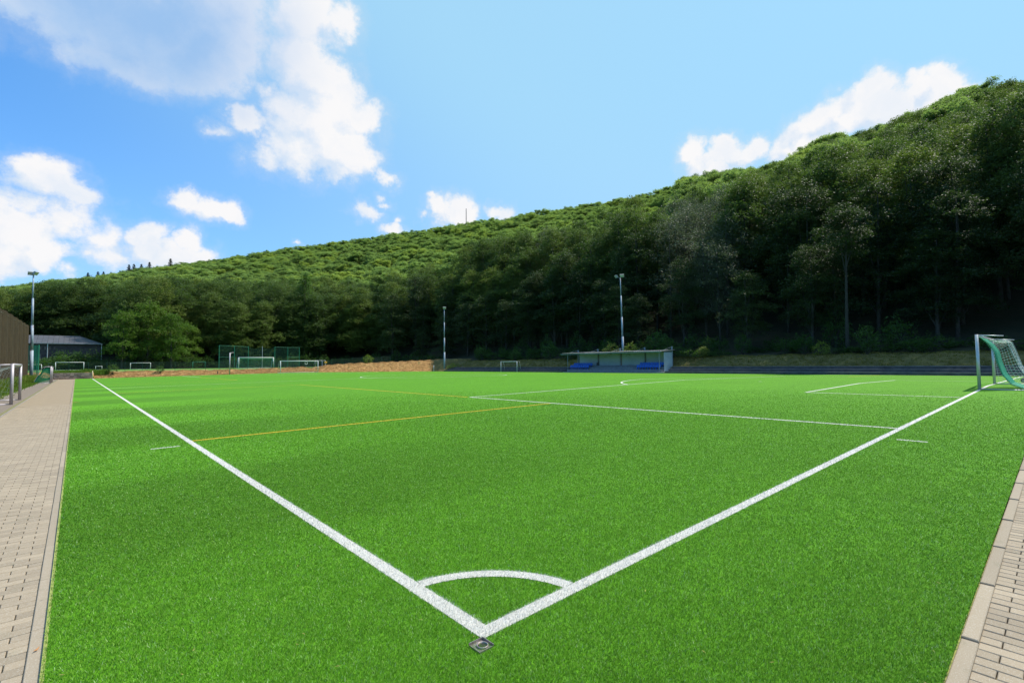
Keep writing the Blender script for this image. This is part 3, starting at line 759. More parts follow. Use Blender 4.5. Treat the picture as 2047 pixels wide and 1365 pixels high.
for gx in np.arange(-60, 540, 1.0*sp):
    for gy in np.arange(-60, 560, 1.0*sp):
        x, y = gx+rng.uniform(-.42, .42)*sp, gy+rng.uniform(-.42, .42)*sp
        az = math.atan2(y-CAM[1], x-CAM[0]); r = math.hypot(x-CAM[0], y-CAM[1])
        if not (-.17 < az < 1.88): continue
        a0, a1 = float(r0f(az)), float(r1f(az))
        if r < a0+.5 or r > a1+14: continue
        # the far parts are thinned: crowns are larger there
        if r > a0+120 and rng.random() < .2: continue
        g = float(land(np.array(x), np.array(y)))
        el = min(float(sil(az+k)) for k in (-.022, 0., .022))*.5+float(sil(az))*.5
        cap = CAM[2]+el*r-g+(rng.uniform(-1.2, .8) if az > .8 else rng.choice((-4., -2.5, -1., .4, 1.8))+rng.uniform(-.6, .6))
        if 150 < y < 190 and x < 4.5: continue
        hmax = rng.uniform(19, 27) if r < a0+60 else rng.uniform(16, 21.5)
        if az < .5 and x > 92: hmax = rng.uniform(22, 30)
        if x < 110 and y < 135: hmax = min(rng.uniform(26, 33), 1.56*(x-67.2)+rng.uniform(-2.5, .5)-g)
        h = min(cap, hmax)
        if h < 5: continue
        cand.append((r, x, y, g, h, az))
cand.sort(key=lambda c: c[0])
NIND = 270; far = []
for k, (r, x, y, g, h, az) in enumerate(cand):
    v = int(rng.integers(len(VAR))) if r > float(r0f(az))+14 else int((0, 1, 2, 5)[rng.integers(4)]); px = 1023.5-FPX*math.tan(az-YAW)
    s = h/20; sxy = float(np.clip(.45+.55*s, .6, 1.2)*rng.uniform(.88, 1.12)); rz = float(rng.uniform(0, 6.28))
    b_ = belt(az)
    if k < NIND:
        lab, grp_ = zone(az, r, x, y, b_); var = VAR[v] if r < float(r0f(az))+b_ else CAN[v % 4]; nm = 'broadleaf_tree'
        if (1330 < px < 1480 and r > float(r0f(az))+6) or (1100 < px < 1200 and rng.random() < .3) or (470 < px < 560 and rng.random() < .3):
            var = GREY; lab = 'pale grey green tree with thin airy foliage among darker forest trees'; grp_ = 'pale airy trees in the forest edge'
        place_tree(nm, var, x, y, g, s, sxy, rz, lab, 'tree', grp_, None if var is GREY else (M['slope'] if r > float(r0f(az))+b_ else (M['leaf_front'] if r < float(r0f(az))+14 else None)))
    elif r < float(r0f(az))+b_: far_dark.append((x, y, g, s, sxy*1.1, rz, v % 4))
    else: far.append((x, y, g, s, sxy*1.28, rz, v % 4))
# the nearest trees of the sunny slope stand singly too
for vv in range(4):
    for _ in range(6):
        i = next((i for i, q in enumerate(far) if q[6] == vv), None)
        if i is None: break
        x, y, g, s, sxy, rz, v = far.pop(i)
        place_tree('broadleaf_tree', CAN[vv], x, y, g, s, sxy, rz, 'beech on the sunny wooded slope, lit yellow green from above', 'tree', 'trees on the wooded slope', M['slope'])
print('trees', len(cand), 'far', len(far))
# the rest of the wood: one object, crowns instanced on its points
def far_wood(pts, crowns_, mat, label):
    F_a = np.array(pts); me = bpy.data.meshes.new('forest'); me.vertices.add(len(F_a)); me.vertices.foreach_set('co', F_a[:, :3].astype(np.float32).ravel())
    for nm, typ, dat in (('sc', 'FLOAT_VECTOR', F_a[:, [4, 4, 3]]), ('rot', 'FLOAT_VECTOR', np.stack([F_a[:, 5]*0, F_a[:, 5]*0, F_a[:, 5]], 1))):
        at = me.attributes.new(nm, typ, 'POINT'); at.data.foreach_set('vector', dat.astype(np.float32).ravel())
    at = me.attributes.new('var', 'INT', 'POINT'); at.data.foreach_set('value', F_a[:, 6].astype(np.int32))
    o = link('forest', me); o['kind'] = 'stuff'; tag(o, label, 'forest')
    ng = bpy.data.node_groups.new('forest_points', 'GeometryNodeTree')
    ng.interface.new_socket('Geometry', in_out='INPUT', socket_type='NodeSocketGeometry'); ng.interface.new_socket('Geometry', in_out='OUTPUT', socket_type='NodeSocketGeometry')
    gi, go = ng.nodes.new('NodeGroupInput'), ng.nodes.new('NodeGroupOutput')
    join = ng.nodes.new('GeometryNodeGeometryToInstance')
    crowns = []
    for me_, _ in crowns_:
        ob = next(q for q in bpy.data.objects if q.data is me_); crowns.append(ob)
    for ob in crowns[::-1]:
        oi = ng.nodes.new('GeometryNodeObjectInfo'); oi.inputs['Object'].default_value = ob; oi.transform_space = 'ORIGINAL'; oi.inputs['As Instance'].default_value = True
        ng.links.new(oi.outputs['Geometry'], join.inputs[0])
    # join as separate instances so that one of them can be picked per point
    jg = ng.nodes.new('GeometryNodeJoinGeometry')
    for l in list(ng.links):
        if l.to_node == join: ng.links.new(l.from_socket, jg.inputs[0]); 
    for l in list(ng.links):
        if l.to_node == join: ng.links.remove(l)
    iop = ng.nodes.new('GeometryNodeInstanceOnPoints'); iop.inputs['Pick Instance'].default_value = True
    def attr(nm, dt):
        a_ = ng.nodes.new('GeometryNodeInputNamedAttribute'); a_.data_type = dt; a_.inputs['Name'].default_value = nm; return a_.outputs['Attribute']
    ng.links.new(gi.outputs[0], iop.inputs['Points']); ng.links.new(jg.outputs[0], iop.inputs['Instance'])
    ng.links.new(attr('var', 'INT'), iop.inputs['Instance Index']); ng.links.new(attr('sc', 'FLOAT_VECTOR'), iop.inputs['Scale'])
    e2r = ng.nodes.new('FunctionNodeEulerToRotation'); ng.links.new(attr('rot', 'FLOAT_VECTOR'), e2r.inputs[0]); ng.links.new(e2r.outputs[0], iop.inputs['Rotation'])
    sm_ = ng.nodes.new('GeometryNodeSetMaterial'); sm_.inputs['Material'].default_value = mat
    ng.links.new(jg.outputs[0], sm_.inputs['Geometry'])
    for l in list(ng.links):
        if l.to_node == iop and l.to_socket.name == 'Instance': ng.links.remove(l)
    ng.links.new(sm_.outputs[0], iop.inputs['Instance'])
    ng.links.new(iop.outputs[0], go.inputs[0])
    md = o.modifiers.new('instances', 'NODES'); md.node_group = ng
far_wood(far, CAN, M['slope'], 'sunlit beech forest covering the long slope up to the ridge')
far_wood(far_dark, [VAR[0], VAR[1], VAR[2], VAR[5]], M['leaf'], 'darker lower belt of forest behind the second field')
# spruces on the ridge at the left
for k, (px, py) in enumerate(((176, 545), (196, 543), (207, 543), (258, 529), (268, 528), (283, 528), (299, 524), (341, 517), (240, 541), (222, 544))):
    d = pix_dir(px, py); az = math.atan2(d[1], d[0]); r = float(r1f(az))-4; e = d[2]/math.hypot(d[0], d[1])
    x, y = CAM[0]+r*math.cos(az), CAM[1]+r*math.sin(az); top = CAM[2]+e*r; g = float(land(np.array(x), np.array(y))); s = (top-g)/18
    place_tree('spruce_tree', SPR, x, y, g, s, s*1.9, k, 'small dark spruce standing above the skyline of the far left ridge', 'conifer', 'spruces on the left ridge')
def at_px(px, py, Yp=None, Xp=None):
    d = F_+R_*(px-1023.5)/FPX-U_*(py-682.5)/FPX
    t = (Yp-CAM[1])/d[1] if Yp is not None else (Xp-CAM[0])/d[0]
    return CAM+d*t
def tree_px(name, var, h0, px, ptop, Yp, base, wpx, label, cat='tree', rz=0., Xp=None, group=None):
    p = at_px(px, ptop, Yp, Xp); q = at_px(px+wpx/2, ptop, Yp, Xp); hw = np.linalg.norm(q-p)
    s = (p[2]-base)/h0; return p, hw, s
for (px, pt, Yp, wpx, rz, lab) in ((246, 612, 156., 84, .4, 'wide light green tree standing beside the right end of the shed'), (298, 592, 158., 100, 2.1, 'tallest light green tree right of the shed, rounded crown'), (372, 640, 163., 70, 1.0, 'lower light green tree merging into the dark wood, farthest right of its clump'), (345, 618, 154., 84, 4.0, 'light green tree with drooping right side, at the right end of its clump')):
    p, hw, s = tree_px('', None, 16, px, pt, Yp, 1.3, wpx, '')
    place_tree('broadleaf_tree', ROUND, p[0], p[1], 1.3, s, hw/6.2, rz, lab, 'tree', None)
p, hw, s = tree_px('', None, 18, 272, 552, 178., 1.3, 40, ''); place_tree('larch_tree', LAR, p[0], p[1], 1.3, s, hw*1.5/4.2, 0, 'pointed dull green conifer rising behind the light green trees', 'conifer', None)
p, hw, s = tree_px('', None, 18, 610, 545, 168., 1.3, 70, ''); place_tree('larch_tree', LAR, p[0], p[1], 1.3, s, hw*1.3/4.2, 1, 'broad pointed tree behind the ball catch cage, darker than the slope', 'conifer', None)

p = at_px(1690, 600, Xp=75.5); lobp = [(0, 0, 17, 3, 2)]
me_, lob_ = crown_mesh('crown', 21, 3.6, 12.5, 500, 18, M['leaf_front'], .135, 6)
M['bark_pale'] = simple('pale_bark', (.05, .046, .038), (.028, .025, .02), 3, .9, bump=.8, bscale=8)
place_tree('tall_trunk_tree', (me_, trunk_mesh('trunk', 21, .27, lob_, M['bark_pale'])), 75.6, p[1], 2.2, 1., 1., .3, 'tree with a long bare trunk at the forest front right of the stand', 'tree', None)
# shrubs
def shrub_mesh(h=2., rad=1.1, n=70, leaf='leaf_dark', size=.08):
    c = rng.normal(0, 1, (n, 3)); c /= np.linalg.norm(c, axis=1)[:, None]; c *= (rng.uniform(.4, 1, n)**.5)[:, None]
    c = c*np.array([rad, rad, h*.46])+np.array([0, 0, h*.5]); c[:, 2] += rng.uniform(0, .25*h, n)*(rng.random(n) < .2)
    P = np.repeat(c, 16, 0)+rng.normal(0, .13, (n*16, 3)); V, F = leaves(P, .8, size, len(P))
    b = MB()
    for k in range(9):
        q = c[k*3]; b.tube([(0, 0, -.2), (q[0]*.4, q[1]*.4, q[2]*.5), tuple(q)], [.03, .02, .008], 4, False)
    return mesh_np('foliage', V, F, M[leaf]), mesh_np('stem', b.v, b.f, M['bark'])
SH = [shrub_mesh(), shrub_mesh(2., 1.4, 90), shrub_mesh(2., .9, 60)]
SHL = shrub_mesh(2., 1.2, 60, 'weed', .09)
def place_shrub(var, x, y, z, s, label, group=None, sx=None):
    t = thing('shrub', (x, y, z), label, 'shrub', group, random.uniform(0, 6)); sx = sx or s; t.scale = (sx, sx, s)
    link('foliage', var[0], t); link('stem', var[1], t)
for k in range(64):
    y = -6+k*1.68+random.uniform(-.9, .9); x = random.uniform(73.0, 80)
    place_shrub(random.choice(SH), x, y, float(bankR(x, y)), random.choice((.5, .8, 1.1, 1.6, 2.3) if y > 8 else (.5, .8))*random.uniform(.8, 1.2), 'dark shaded undergrowth shrub between the grass bank and the forest trunks', 'undergrowth shrubs above the bank', random.uniform(1.3, 1.9))
for k in range(46):
    az = 1.0+k*.019; r = float(r0f(az))+random.uniform(-5, 1); x, y = CAM[0]+r*math.cos(az), CAM[1]+r*math.sin(az)
    place_shrub(random.choice(SH), x, y, 1.3, random.uniform(1.2, 2.4), 'dark undergrowth shrub at the foot of the wood behind the fields', 'undergrowth shrubs behind the fields', random.uniform(1.5, 2.2))
for (px, py, Xp, s, lab) in ((1222, 680, 71.6, 1.5, 'sunlit shrub left of the floodlight mast behind the stand'), (1262, 682, 71.8, 1.4, 'sunlit shrub right of the floodlight mast behind the stand'), (1405, 690, 73, .9, 'sunlit patch of low leaves right of the stand'), (1640, 672, 73.5, 1.0, 'small pale shrub above the right terraces')):
    p = at_px(px, py, Xp=Xp); place_shrub(SHL, p[0], p[1], 2.3, s, lab)
for (px, Yp, s, lab) in ((225, 106.5, .85, 'young bushy sapling on the bank, nearer the stone wall'), (320, 106.5, .7, 'smaller young sapling on the bank, right of the first one')):
    p = at_px(px, 745, Yp); place_shrub(SH[2], p[0], p[1], float(bank_h(p[0], Yp)), s, lab)
p = at_px(738, 715, 108); place_shrub(SHL, p[0], 108.5, float(bank_h(p[0], 108.))-.1, 1.0, 'lone bright leafy bush on top of the golden bank')
for k, (px, s) in enumerate(((75, 1.0), (92, 1.3), (108, 1.6), (125, 1.4), (138, 2.2), (155, 1.5), (170, 1.7), (188, 1.3))):
    p = at_px(px, 735, 160); place_shrub(SHL if k % 2 else SH[1], p[0], 160+random.uniform(-1, 1), 1.3, s*.85, 'leafy bush growing in front of the dark shed wall', 'bushes in front of the shed', s*1.8)
for (px, X_, s) in ((905, 68.5, .8), (915, 70, .7), (897, 67.4, .5)):
    p = at_px(px, 735, Xp=X_); place_shrub(SHL, p[0], p[1], float(bankR(X_, 0))-.4, s, 'weedy bush at the foot of the middle floodlight mast', 'bushes at the middle mast')

# ------------------------------------------------------------------ goals
def net_sheet(b, Pf, nu, nv, r, diag=False):
    """cords along both directions of the surface Pf(u,v), as thin three-sided cords"""
    for i in range(nu+1):
        b.tube([Pf(i/nu, j/nv) for j in range(nv+1)], r, 3, False)
    for j in range(nv+1):
        b.tube([Pf(i/nu, j/nv) for i in range(nu+1)], r, 3, False)
def big_goal():
    x0, x1 = 28.57, 36.01; bz = float(zf(x0)); org = (32.3, .06, .30)
    t = thing('football_goal', org, 'full size silver goal with white and green net at the right edge of the picture', 'goal')
    for x in (x0, x1):
        MB().tube([(x, .06, float(zf(x))-.02), (x, .06, float(zf(x))+2.50)], .062, 14).build('post', M['alu'], t, org, True)
        MB().tube([(x, .02, bz+2.46), (x, -.80, bz+2.40)], [.03, .022], 8).build('top_bracket', M['alu'], t, org, True)
        MB().tube([(x, .0, float(zf(x))+.03), (x, -1.85, float(zf(x))+.03)], .022, 8).build('ground_bar', M['alu'], t, org, True)
    MB().tube([(x0-.02, .06, bz+2.44), (x1+.02, .06, bz+2.44)], .06, 12).build('crossbar', M['alu'], t, org, True)
    MB().tube([(x0, -1.85, bz+.03), (x1, -1.85, bz+.03)], .022, 8).build('rear_ground_bar', M['alu'], t, org, True)
    prof_in = [(0., 2.40), (-.12, 2.36), (-.36, 2.08), (-.54, 1.72), (-.62, 1.2), (-.76, .68), (-1.0, .28), (-1.5, .04), (-1.8, .02)]
    prof_out = [(0., 2.40), (-.4, 2.26), (-.78, 2.30), (-.9, 1.9), (-1.0, 1.5), (-1.12, 1.0), (-1.3, .6), (-1.6, .2), (-1.82, .03)]
    def P(prof, v):
        k = v*(len(prof)-1); i = min(int(k), len(prof)-2); f = k-i
        return prof[i][0]*(1-f)+prof[i+1][0]*f, prof[i][1]*(1-f)+prof[i+1][1]*f
    def surf(xa, xb, pa, pb):
        def f(u, v):
            a, b_ = P(pa, v), P(pb, v); y = a[0]*(1-u)+b_[0]*u; z = a[1]*(1-u)+b_[1]*u
            x = xa+(xb-xa)*u; return (x, .06+y+.05*math.sin(u*9)*math.sin(v*5), bz+z+.04*math.sin(u*17+v*3)*(v*(1-v)*4))
        return f
    b = MB(); net_sheet(b, surf(x0+.05, x0+.5, prof_in, prof_in), 6, 40, .007)
    net_sheet(b, surf(x0+2.9, x0+3.4, prof_in, prof_out), 3, 24, .005); b.build('net_end', M['net_green'], t, org)
    b = MB(); net_sheet(b, surf(x0+3.4, x1-.05, prof_out, prof_out), 22, 22, .0042); b.build('net', M['net_white'], t, org)
    def side(x):
        def f(u, v):
            o = P(prof_out, v); return (x+.03*math.sin(v*8), .06+o[0]*u, bz+(o[1]*u+(1-u)*(2.35*(1-v)))-.05*math.sin(math.pi*u)*math.sin(math.pi*v*2))
        return f
    b = MB(); net_sheet(b, side(x1-.04), 9, 20, .005); b.build('side_net', M['net_white'], t, org)
    # green band of netting, the densely woven strip
    V = []; F = []
    nb = 28
    for i in range(nb+1):
        y, z = P(prof_in, i/nb)
        for x in (x0+.10, x0+3.0): V.append((x, .06+y, bz+z))
    for i in range(nb): F.append([2*i, 2*i+1, 2*i+3, 2*i+2])
    bb = MB()
    for i in range(0, nb):
        a, c = V[2*i], V[2*i+2]
        for k in range(30):
            w0 = k/30; w1 = w0+.024
            bb.add([(a[0]+2.9*w0, a[1], a[2]), (a[0]+2.9*w1, a[1], a[2]), (c[0]+2.9*w1, c[1], c[2]), (c[0]+2.9*w0, c[1], c[2]),
                    (a[0]+2.9*w0, a[1]-.006, a[2]-.004), (a[0]+2.9*w1, a[1]-.006, a[2]-.004), (c[0]+2.9*w1, c[1]-.006, c[2]-.004), (c[0]+2.9*w0, c[1]-.006, c[2]-.004)],
                   [[0, 1, 2, 3], [7, 6, 5, 4], [0, 3, 7, 4], [1, 5, 6, 2]])
    bb.build('net_band', M['net_green'], t, org)
big_goal()
def simple_goal(name, org, rz, w, h, d, label, cat='goal', mat='white_paint', net='net_green', r=.05, net_r=.006, cell=.2, curved=False, wheels=False, netting=True, topd=.8, group=None, stripes=False):
    """goal centred on org, opening towards local +x, posts at y = +-w/2"""
    t = thing(name, org, label, cat, group, rz)
    for y in (-w/2, w/2):
        MB().tube([(0, y, -.01), (0, y, h)], r, 10).build('post', M[mat], t, None, True)
        if curved:
            pts = [(-.02, y, h-.03), (-topd*.6, y, h-.02), (-topd*.9, y, h-.10), (-topd*1.05, y, h-.32), (-d*.92, y, .35), (-d, y, .06)]
        else: pts = [(-.02, y, h-.03), (-topd, y, h-.05), (-d, y, .05)]
        q = MB().tube(pts, r*.5, 6).build('stay', M[mat], t, None, True)
        MB().tube([(0, y, .03), (-d, y, .03)], r*.5, 6).build('ground_bar', M[mat], t, None, True)
        if stripes:
            for k in range(6):
                a = .5+k*.07
                p0 = np.array(pts[-2]); p1 = np.array(pts[-1]); A_, B_ = p0+(p1-p0)*(k/6), p0+(p1-p0)*((k+.5)/6)
                MB().tube([A_, B_], r*1.0, 6).build('stripe', M['blue_paint'], t, None, True)
        if wheels:
            wh = MB().tube([(-d-.06, y-.05, .13), (-d-.06, y+.05, .13)], .15, 14).build('wheel', M['rubber'], t, None, False)
            MB().tube([(-d-.06, y-.056, .13), (-d-.06, y+.056, .13)], .05, 8).build('hub', M['alu'], wh, None, False)
    MB().tube([(0, -w/2-.01, h-r*.6), (0, w/2+.01, h-r*.6)], r, 10).build('crossbar', M[mat], t, None, True)
    MB().tube([(-d, -w/2, .04), (-d, w/2, .04)], r*.5, 6).build('rear_bar', M[mat], t, None, True)
    if netting:
        prof = [(0, h-.1), (-topd*.5, h-.18), (-topd*.85, h-.3), (-topd*1.05, h*.62), (-d*.85, h*.3), (-d, .06)]
        def P(v):
            k = v*(len(prof)-1); i = min(int(k), len(prof)-2); f = k-i
            return prof[i][0]*(1-f)+prof[i+1][0]*f, prof[i][1]*(1-f)+prof[i+1][1]*f
        b = MB(); nv = max(5, int((h+d)/cell))
        net_sheet(b, lambda u, v: (P(v)[0], -w/2+w*u, P(v)[1]-.06*math.sin(math.pi*u)), max(4, int(w/cell)), nv, net_r)
        for y in (-w/2, w/2): net_sheet(b, lambda u, v: (P(v)[0]*u, y, P(v)[1]*u+(h-.1)*(1-v)*(1-u)), max(3, int(d/cell)), max(4, int(h/cell)), net_r)
        b.build('net', M[net], t)
    return t
Z5 = -.065
simple_goal('youth_goal', (-4.30, 34.7, Z5), math.radians(0), 4.85, 2.03, 1.5, 'grey youth goal cut off by the left edge of the picture before the dark screen', mat='alu_mauve', r=.07, net='net_white', net_r=.002, cell=.2)
g2 = simple_goal('youth_goal', (-4.20, 81., Z5), 0, 5.0, 2.03, 1.5, 'grey youth goal with bright green net and black wheels, far end of the left pavement', mat='alu_mauve', r=.065, net='net_green', net_r=.016, cell=.11, curved=True, wheels=True)
simple_goal('football_goal', (32.3, 101.47, .335), math.radians(-90), 7.4, 2.44, 1.8, 'white full size goal at the far end of the pitch, in front of the bank', r=.06, net='net_dark', cell=.3, net_r=.006)
simple_goal('football_goal', (28.6, 119., 1.32), math.radians(-90), 7.2, 2.44, 2.0, 'white framed goal with blue striped stays inside the tall green cage', r=.07, net='net_green', cell=.25, net_r=.008, stripes=True)
simple_goal('youth_goal', (66.0-.12, 74.75, -.01), math.radians(180), 5.1, 2.2, 1.2, 'white youth goal on the far touchline, left of the spectator stand', r=.045, net='net_dark', cell=.3, net_r=.004, topd=.7)
simple_goal('youth_goal', (-3.05, 152, 1.32), math.radians(-90), 4.9, 1.85, 1.2, 'white youth goal on the second field before the shed bushes', r=.055, netting=False)
p = at_px(281, 737, 150); simple_goal('youth_goal', (p[0], 150, 1.32), math.radians(-90), 4.0, 1.6, 1.1, 'small white goal on the second field right of the young saplings', r=.05, netting=False)
p = at_px(197.5, 735, 150); simple_goal('mini_goal', (p[0], 150, 1.32), math.radians(-90), 1.15, .85, .6, 'tiny white goal on the second field beside the larger one', r=.035, netting=False)
p = at_px(398, 735, 138); simple_goal('mini_goal', (p[0], 138, 1.32), math.radians(-90), 2.6, 1.7, .8, 'dull green small goal behind the fence left of the cage', r=.04, mat='green_paint', netting=False)
p = at_px(68, 742, 140); simple_goal('mini_goal', (p[0], 140, 1.32), math.radians(-90), 2.2, 1.3, .8, 'small white goal seen through the green net at the far left', r=.04, netting=False)
p = at_px(640, 735, 125); simple_goal('mini_goal', (p[0], 125, 1.32), math.radians(-90), 2.6, 1.75, .8, 'small dark framed goal just right of the cage', r=.04, mat='alu', netting=False)

# pole with a short arm at the far left of the far goal
p = at_px(459, 746, 103.2); o_ = (p[0], 103.2, float(zf(p[0])))
t = thing('arm_pole', o_, 'pale grey pole with a short arm on top, standing left of the far goal', 'pole')
MB().tube([(0, 0, -.02), (0, 0, 4.15)], .085, 10).build('pole', M['alu_mauve'], t, None, True)
MB().tube([(0, 0, 4.1), (.75, .35, 4.22)], [.05, .035], 8).build('arm', M['alu_mauve'], t, None, True)
MB().tube([(0, 0, 3.7), (.3, .14, 4.12)], .02, 6).build('brace', M['alu_mauve'], t, None, True)
# corner posts
for (x, y, lab, h, mt) in ((.06, 101.6, 'thin cream post at the far left corner of the pitch', 1.3, 'post_cream'), (64.6, 101.6, 'short white post at the far right corner of the pitch', 1.5, 'white_paint')):
    t = thing('corner_post', (x, y, float(zf(x))), lab, 'post')
    MB().tube([(0, 0, -.02), (0, 0, h)], .045, 8).build('shaft', M[mt], t, None, True)
    MB().tube([(0, 0, 0), (0, 0, .06)], .06, 8).build('foot', M['rubber'], t, None, True)

# corner flag socket
def socket():
    o_ = (0, 0, 0); t = thing('flag_socket', o_, 'small square steel ground socket with a round tube at the corner of the white lines', 'ground socket')
    b = MB(); e = .0035
    b.box(-.105, .004, .0005, .004, -.03, .019); b.box(.0005, .004, -.105, 0, -.03, .019)
    b.box(-.105, .0, -.105, -.1015, -.03, .010); b.box(-.105, -.1015, -.1015, .0, -.03, .010); b.build('rim', M['steel'], t)
    MB().box(-.1015, .0, -.1015, .0, -.03, .0035).build('plate', M['steel'], t)
    n_ = 26; V = []; F = []
    for i in range(n_):
        a = 2*math.pi*i/n_
        for (r, z) in ((.036, .0036), (.036, .013), (.030, .013), (.030, -.06)): V.append((-.045+r*math.cos(a), -.055+r*math.sin(a), z))
    for i in range(n_):
        for k in range(3): a_, b_ = i*4+k, ((i+1) % n_)*4+k; F.append([a_, b_, b_+1, a_+1])
    link('tube', mesh_np('tube', V, F, M['steel'], True), t)
    MB().tube([(-.045, -.055, .0038), (-.045, -.055, .0045)], .0302, 26).build('tube_hole_shade', M['rubber'], t)  # dark disc painted in for the shade down the tube
socket()

# ------------------------------------------------------------------ spectator stand
def stand():
    o_ = (68.5, 49.5, 0); t = thing('spectator_stand', o_, 'long open grey spectator shelter with blue seats at both ends', 'stand')
    Y0, Y1 = 39.6, 59.6
    b = MB(); b.box(66.0, 71.0, Y0-1, Y1, -.4, .16); b.build('plinth', M['stand_conc'], t, o_)
    MB().box(66.9, 71.0, Y0, Y1-.2, .16, .52, .01).build('step', M['stand_conc'], t, o_)
    MB().box(67.9, 71.0, Y0, Y1-.2, .52, .92, .01).build('step', M['stand_conc'], t, o_)
    MB().box(69.0, 71.0, Y0, Y1-.2, .92, 1.2, .01).build('step', M['stand_conc'], t, o_)
    # back wall of corrugated sheets, one per bay
    ys = [39.6, 44.7, 49.7, 54.7, 59.5]
    for a, b_ in zip(ys[:-1], ys[1:]):
        V = []; F = []; n_ = int((b_-a-.3)/.12)
        for i in range(n_+1):
            y = a+.15+i*.12; x = 70.45+(.035 if i % 2 else 0)
            V += [(x, y, .9), (x, y, 3.55)]
        for i in range(n_): F.append([2*i, 2*i+2, 2*i+3, 2*i+1])
        me = mesh_np('wall_sheet', np.array(V)-np.array(o_), F, M['sheet']); w_ = link('wall_sheet', me, t)
        sm_ = w_.modifiers.new('t', 'SOLIDIFY'); sm_.thickness = .02
    # near end wall
    V = []; F = []; n_ = 24
    for i in range(n_+1): V += [(67.8+i*.11, 39.55+(.035 if i % 2 else 0), .2), (67.8+i*.11, 39.55+(.035 if i % 2 else 0), 3.45)]
    for i in range(n_): F.append([2*i, 2*i+2, 2*i+3, 2*i+1])
    w_ = link('end_sheet', mesh_np('end_sheet', np.array(V)-np.array(o_), F, M['sheet']), t); sm_ = w_.modifiers.new('t', 'SOLIDIFY'); sm_.thickness = .02
    for k, y in enumerate(ys):
        MB().box(70.25, 70.43, y-.1, y+.1, .1, 4.25-.1*(k == 4)).build('rear_post', M['steel_grey'], t, o_)
        MB().tube([(70.3, y, 4.15), (67.4, y+.1, 3.5)], .022, 6).build('tie_rod', M['steel_grey'], t, o_)
        MB().box(67.0, 70.4, y-.05, y+.05, 3.30, 3.42).build('rafter', M['steel_dark'], t, o_)
    for y in (39.75, 59.0): MB().tube([(66.75, y, .16), (66.75, y, 3.4)], .045, 8).build('front_post', M['steel_grey'], t, o_)
    for y in (44.7, 54.7):
        MB().box(70.0, 70.24, y-.12, y+.12, 1.2, 1.75, .02).build('meter_box', M['steel_dark'], t, o_)
    # roof sheets, each lapping a little over the next
    edges = [39.3, 44.2, 49.2, 54.5, 59.9]
    for k in range(4):
        a, b_ = edges[k], edges[k+1]; V = []; F = []; n_ = int((b_-a)/.18)
        dz = .05*(k % 2)
        for i in range(n_+1):
            y = a+(b_-a)*i/n_; z = .045 if i % 2 else 0
            V += [(66.35-.12*(k % 2), y, 3.42+dz+z), (70.9, y, 3.66+dz+z)]
        for i in range(n_): F.append([2*i, 2*i+2, 2*i+3, 2*i+1])
        w_ = link('roof_sheet', mesh_np('roof_sheet', np.array(V)-np.array(o_), F, M['roofsheet']), t); sm_ = w_.modifiers.new('t', 'SOLIDIFY'); sm_.thickness = .03
    MB().box(66.42, 66.5, 39.2, 60.5, 3.27, 3.40).build('fascia', M['steel_grey'], t, o_)
    # seats: shell with seat pan and back
    def seat_mesh():
        b = MB(); b.box(-.20, .20, -.22, .22, .36, .40, .01); b.box(.14, .20, -.22, .22, .40, .78, .01); b.box(-.05, .12, -.05, .05, 0, .36)
        return mesh_np('seat', b.v, b.f, M['seat'])
    sm2 = seat_mesh()
    for (ya, yb) in ((40.0, 44.6), (54.6, 59.2)):
        for (x, z, dy) in ((67.4, .52, 0), (68.4, .92, 0)):
            y = ya+.25
            while y < yb-.1:
                link('seat', sm2, t, (x-o_[0], y-o_[1], z)); y += .5
stand()

# ------------------------------------------------------------------ floodlight masts
def mast(org, h, r0, r1, heads, label, lean=(0, 0)):
    t = thing('floodlight_mast', org, label, 'floodlight')
    n_ = 8; b = MB()
    for i, (za, zb_, ra, rb) in enumerate(((0, .28, 1, .94), (.28, .52, .80, .74), (.52, .78, .62, .56), (.78, 1, .46, .40))):
        b.tube([(lean[0]*za, lean[1]*za, h*za), (lean[0]*zb_, lean[1]*zb_, h*zb_)], [r0*ra, r0*rb], 12)
    b.build('mast', M['pole'], t, None, True)
    for z in (.28, .52, .78): MB().tube([(lean[0]*z, lean[1]*z, h*z-.08), (lean[0]*z, lean[1]*z, h*z+.08)], r0*(1.08-.75*z), 12).build('collar', M['steel_grey'], t)
    b = MB()
    for k in range(24):
        z = 1.6+k*.45
        if z > h*.95: break
        rr_ = r0*(1-.6*z/h)+.13; s_ = 1 if k % 2 else -1
        b.tube([(lean[0]*z/h, lean[1]*z/h, z), (lean[0]*z/h, lean[1]*z/h+s_*rr_, z)], .012, 4)
    b.build('climbing_rungs', M['steel_grey'], t)
    for (dx, dy, az) in heads:
        c = np.array([lean[0]+dx, lean[1]+dy, h+.32]); f = np.array([math.cos(az)*.8, math.sin(az)*.8, -.6]); f /= np.linalg.norm(f)
        s_ = np.array([-math.sin(az), math.cos(az), 0]); u_ = np.cross(f, s_)
        q = MB().obox(c, s_*.36, u_*.27, f*.10); q.obox(c-f*.16, s_*.2, u_*.16, f*.08); lp = q.build('lamp', M['lamp'], t)
        MB().obox(c+f*.104, s_*.32, u_*.23, f*.006).build('lamp_glass', M['glass'], lp)
        MB().tube([(lean[0], lean[1], h-.1), c-f*.1], .03, 6).build('bracket', M['steel_grey'], t)
    return t
mast((-6.83, 98., .1), 15.35, .21, .1, [(.25, -.25, math.radians(-30)), (-.25, .1, math.radians(-80))], 'tall rusty blue grey floodlight mast at the far left beside the dark screen', (-.12, 0))
mast((66.9, 100.3, .55), 15.0, .20, .1, [(.0, -.1, math.radians(-130)), (.25, .25, math.radians(-120))], 'slim floodlight mast in the middle, left end of the terraces', (0, 0))
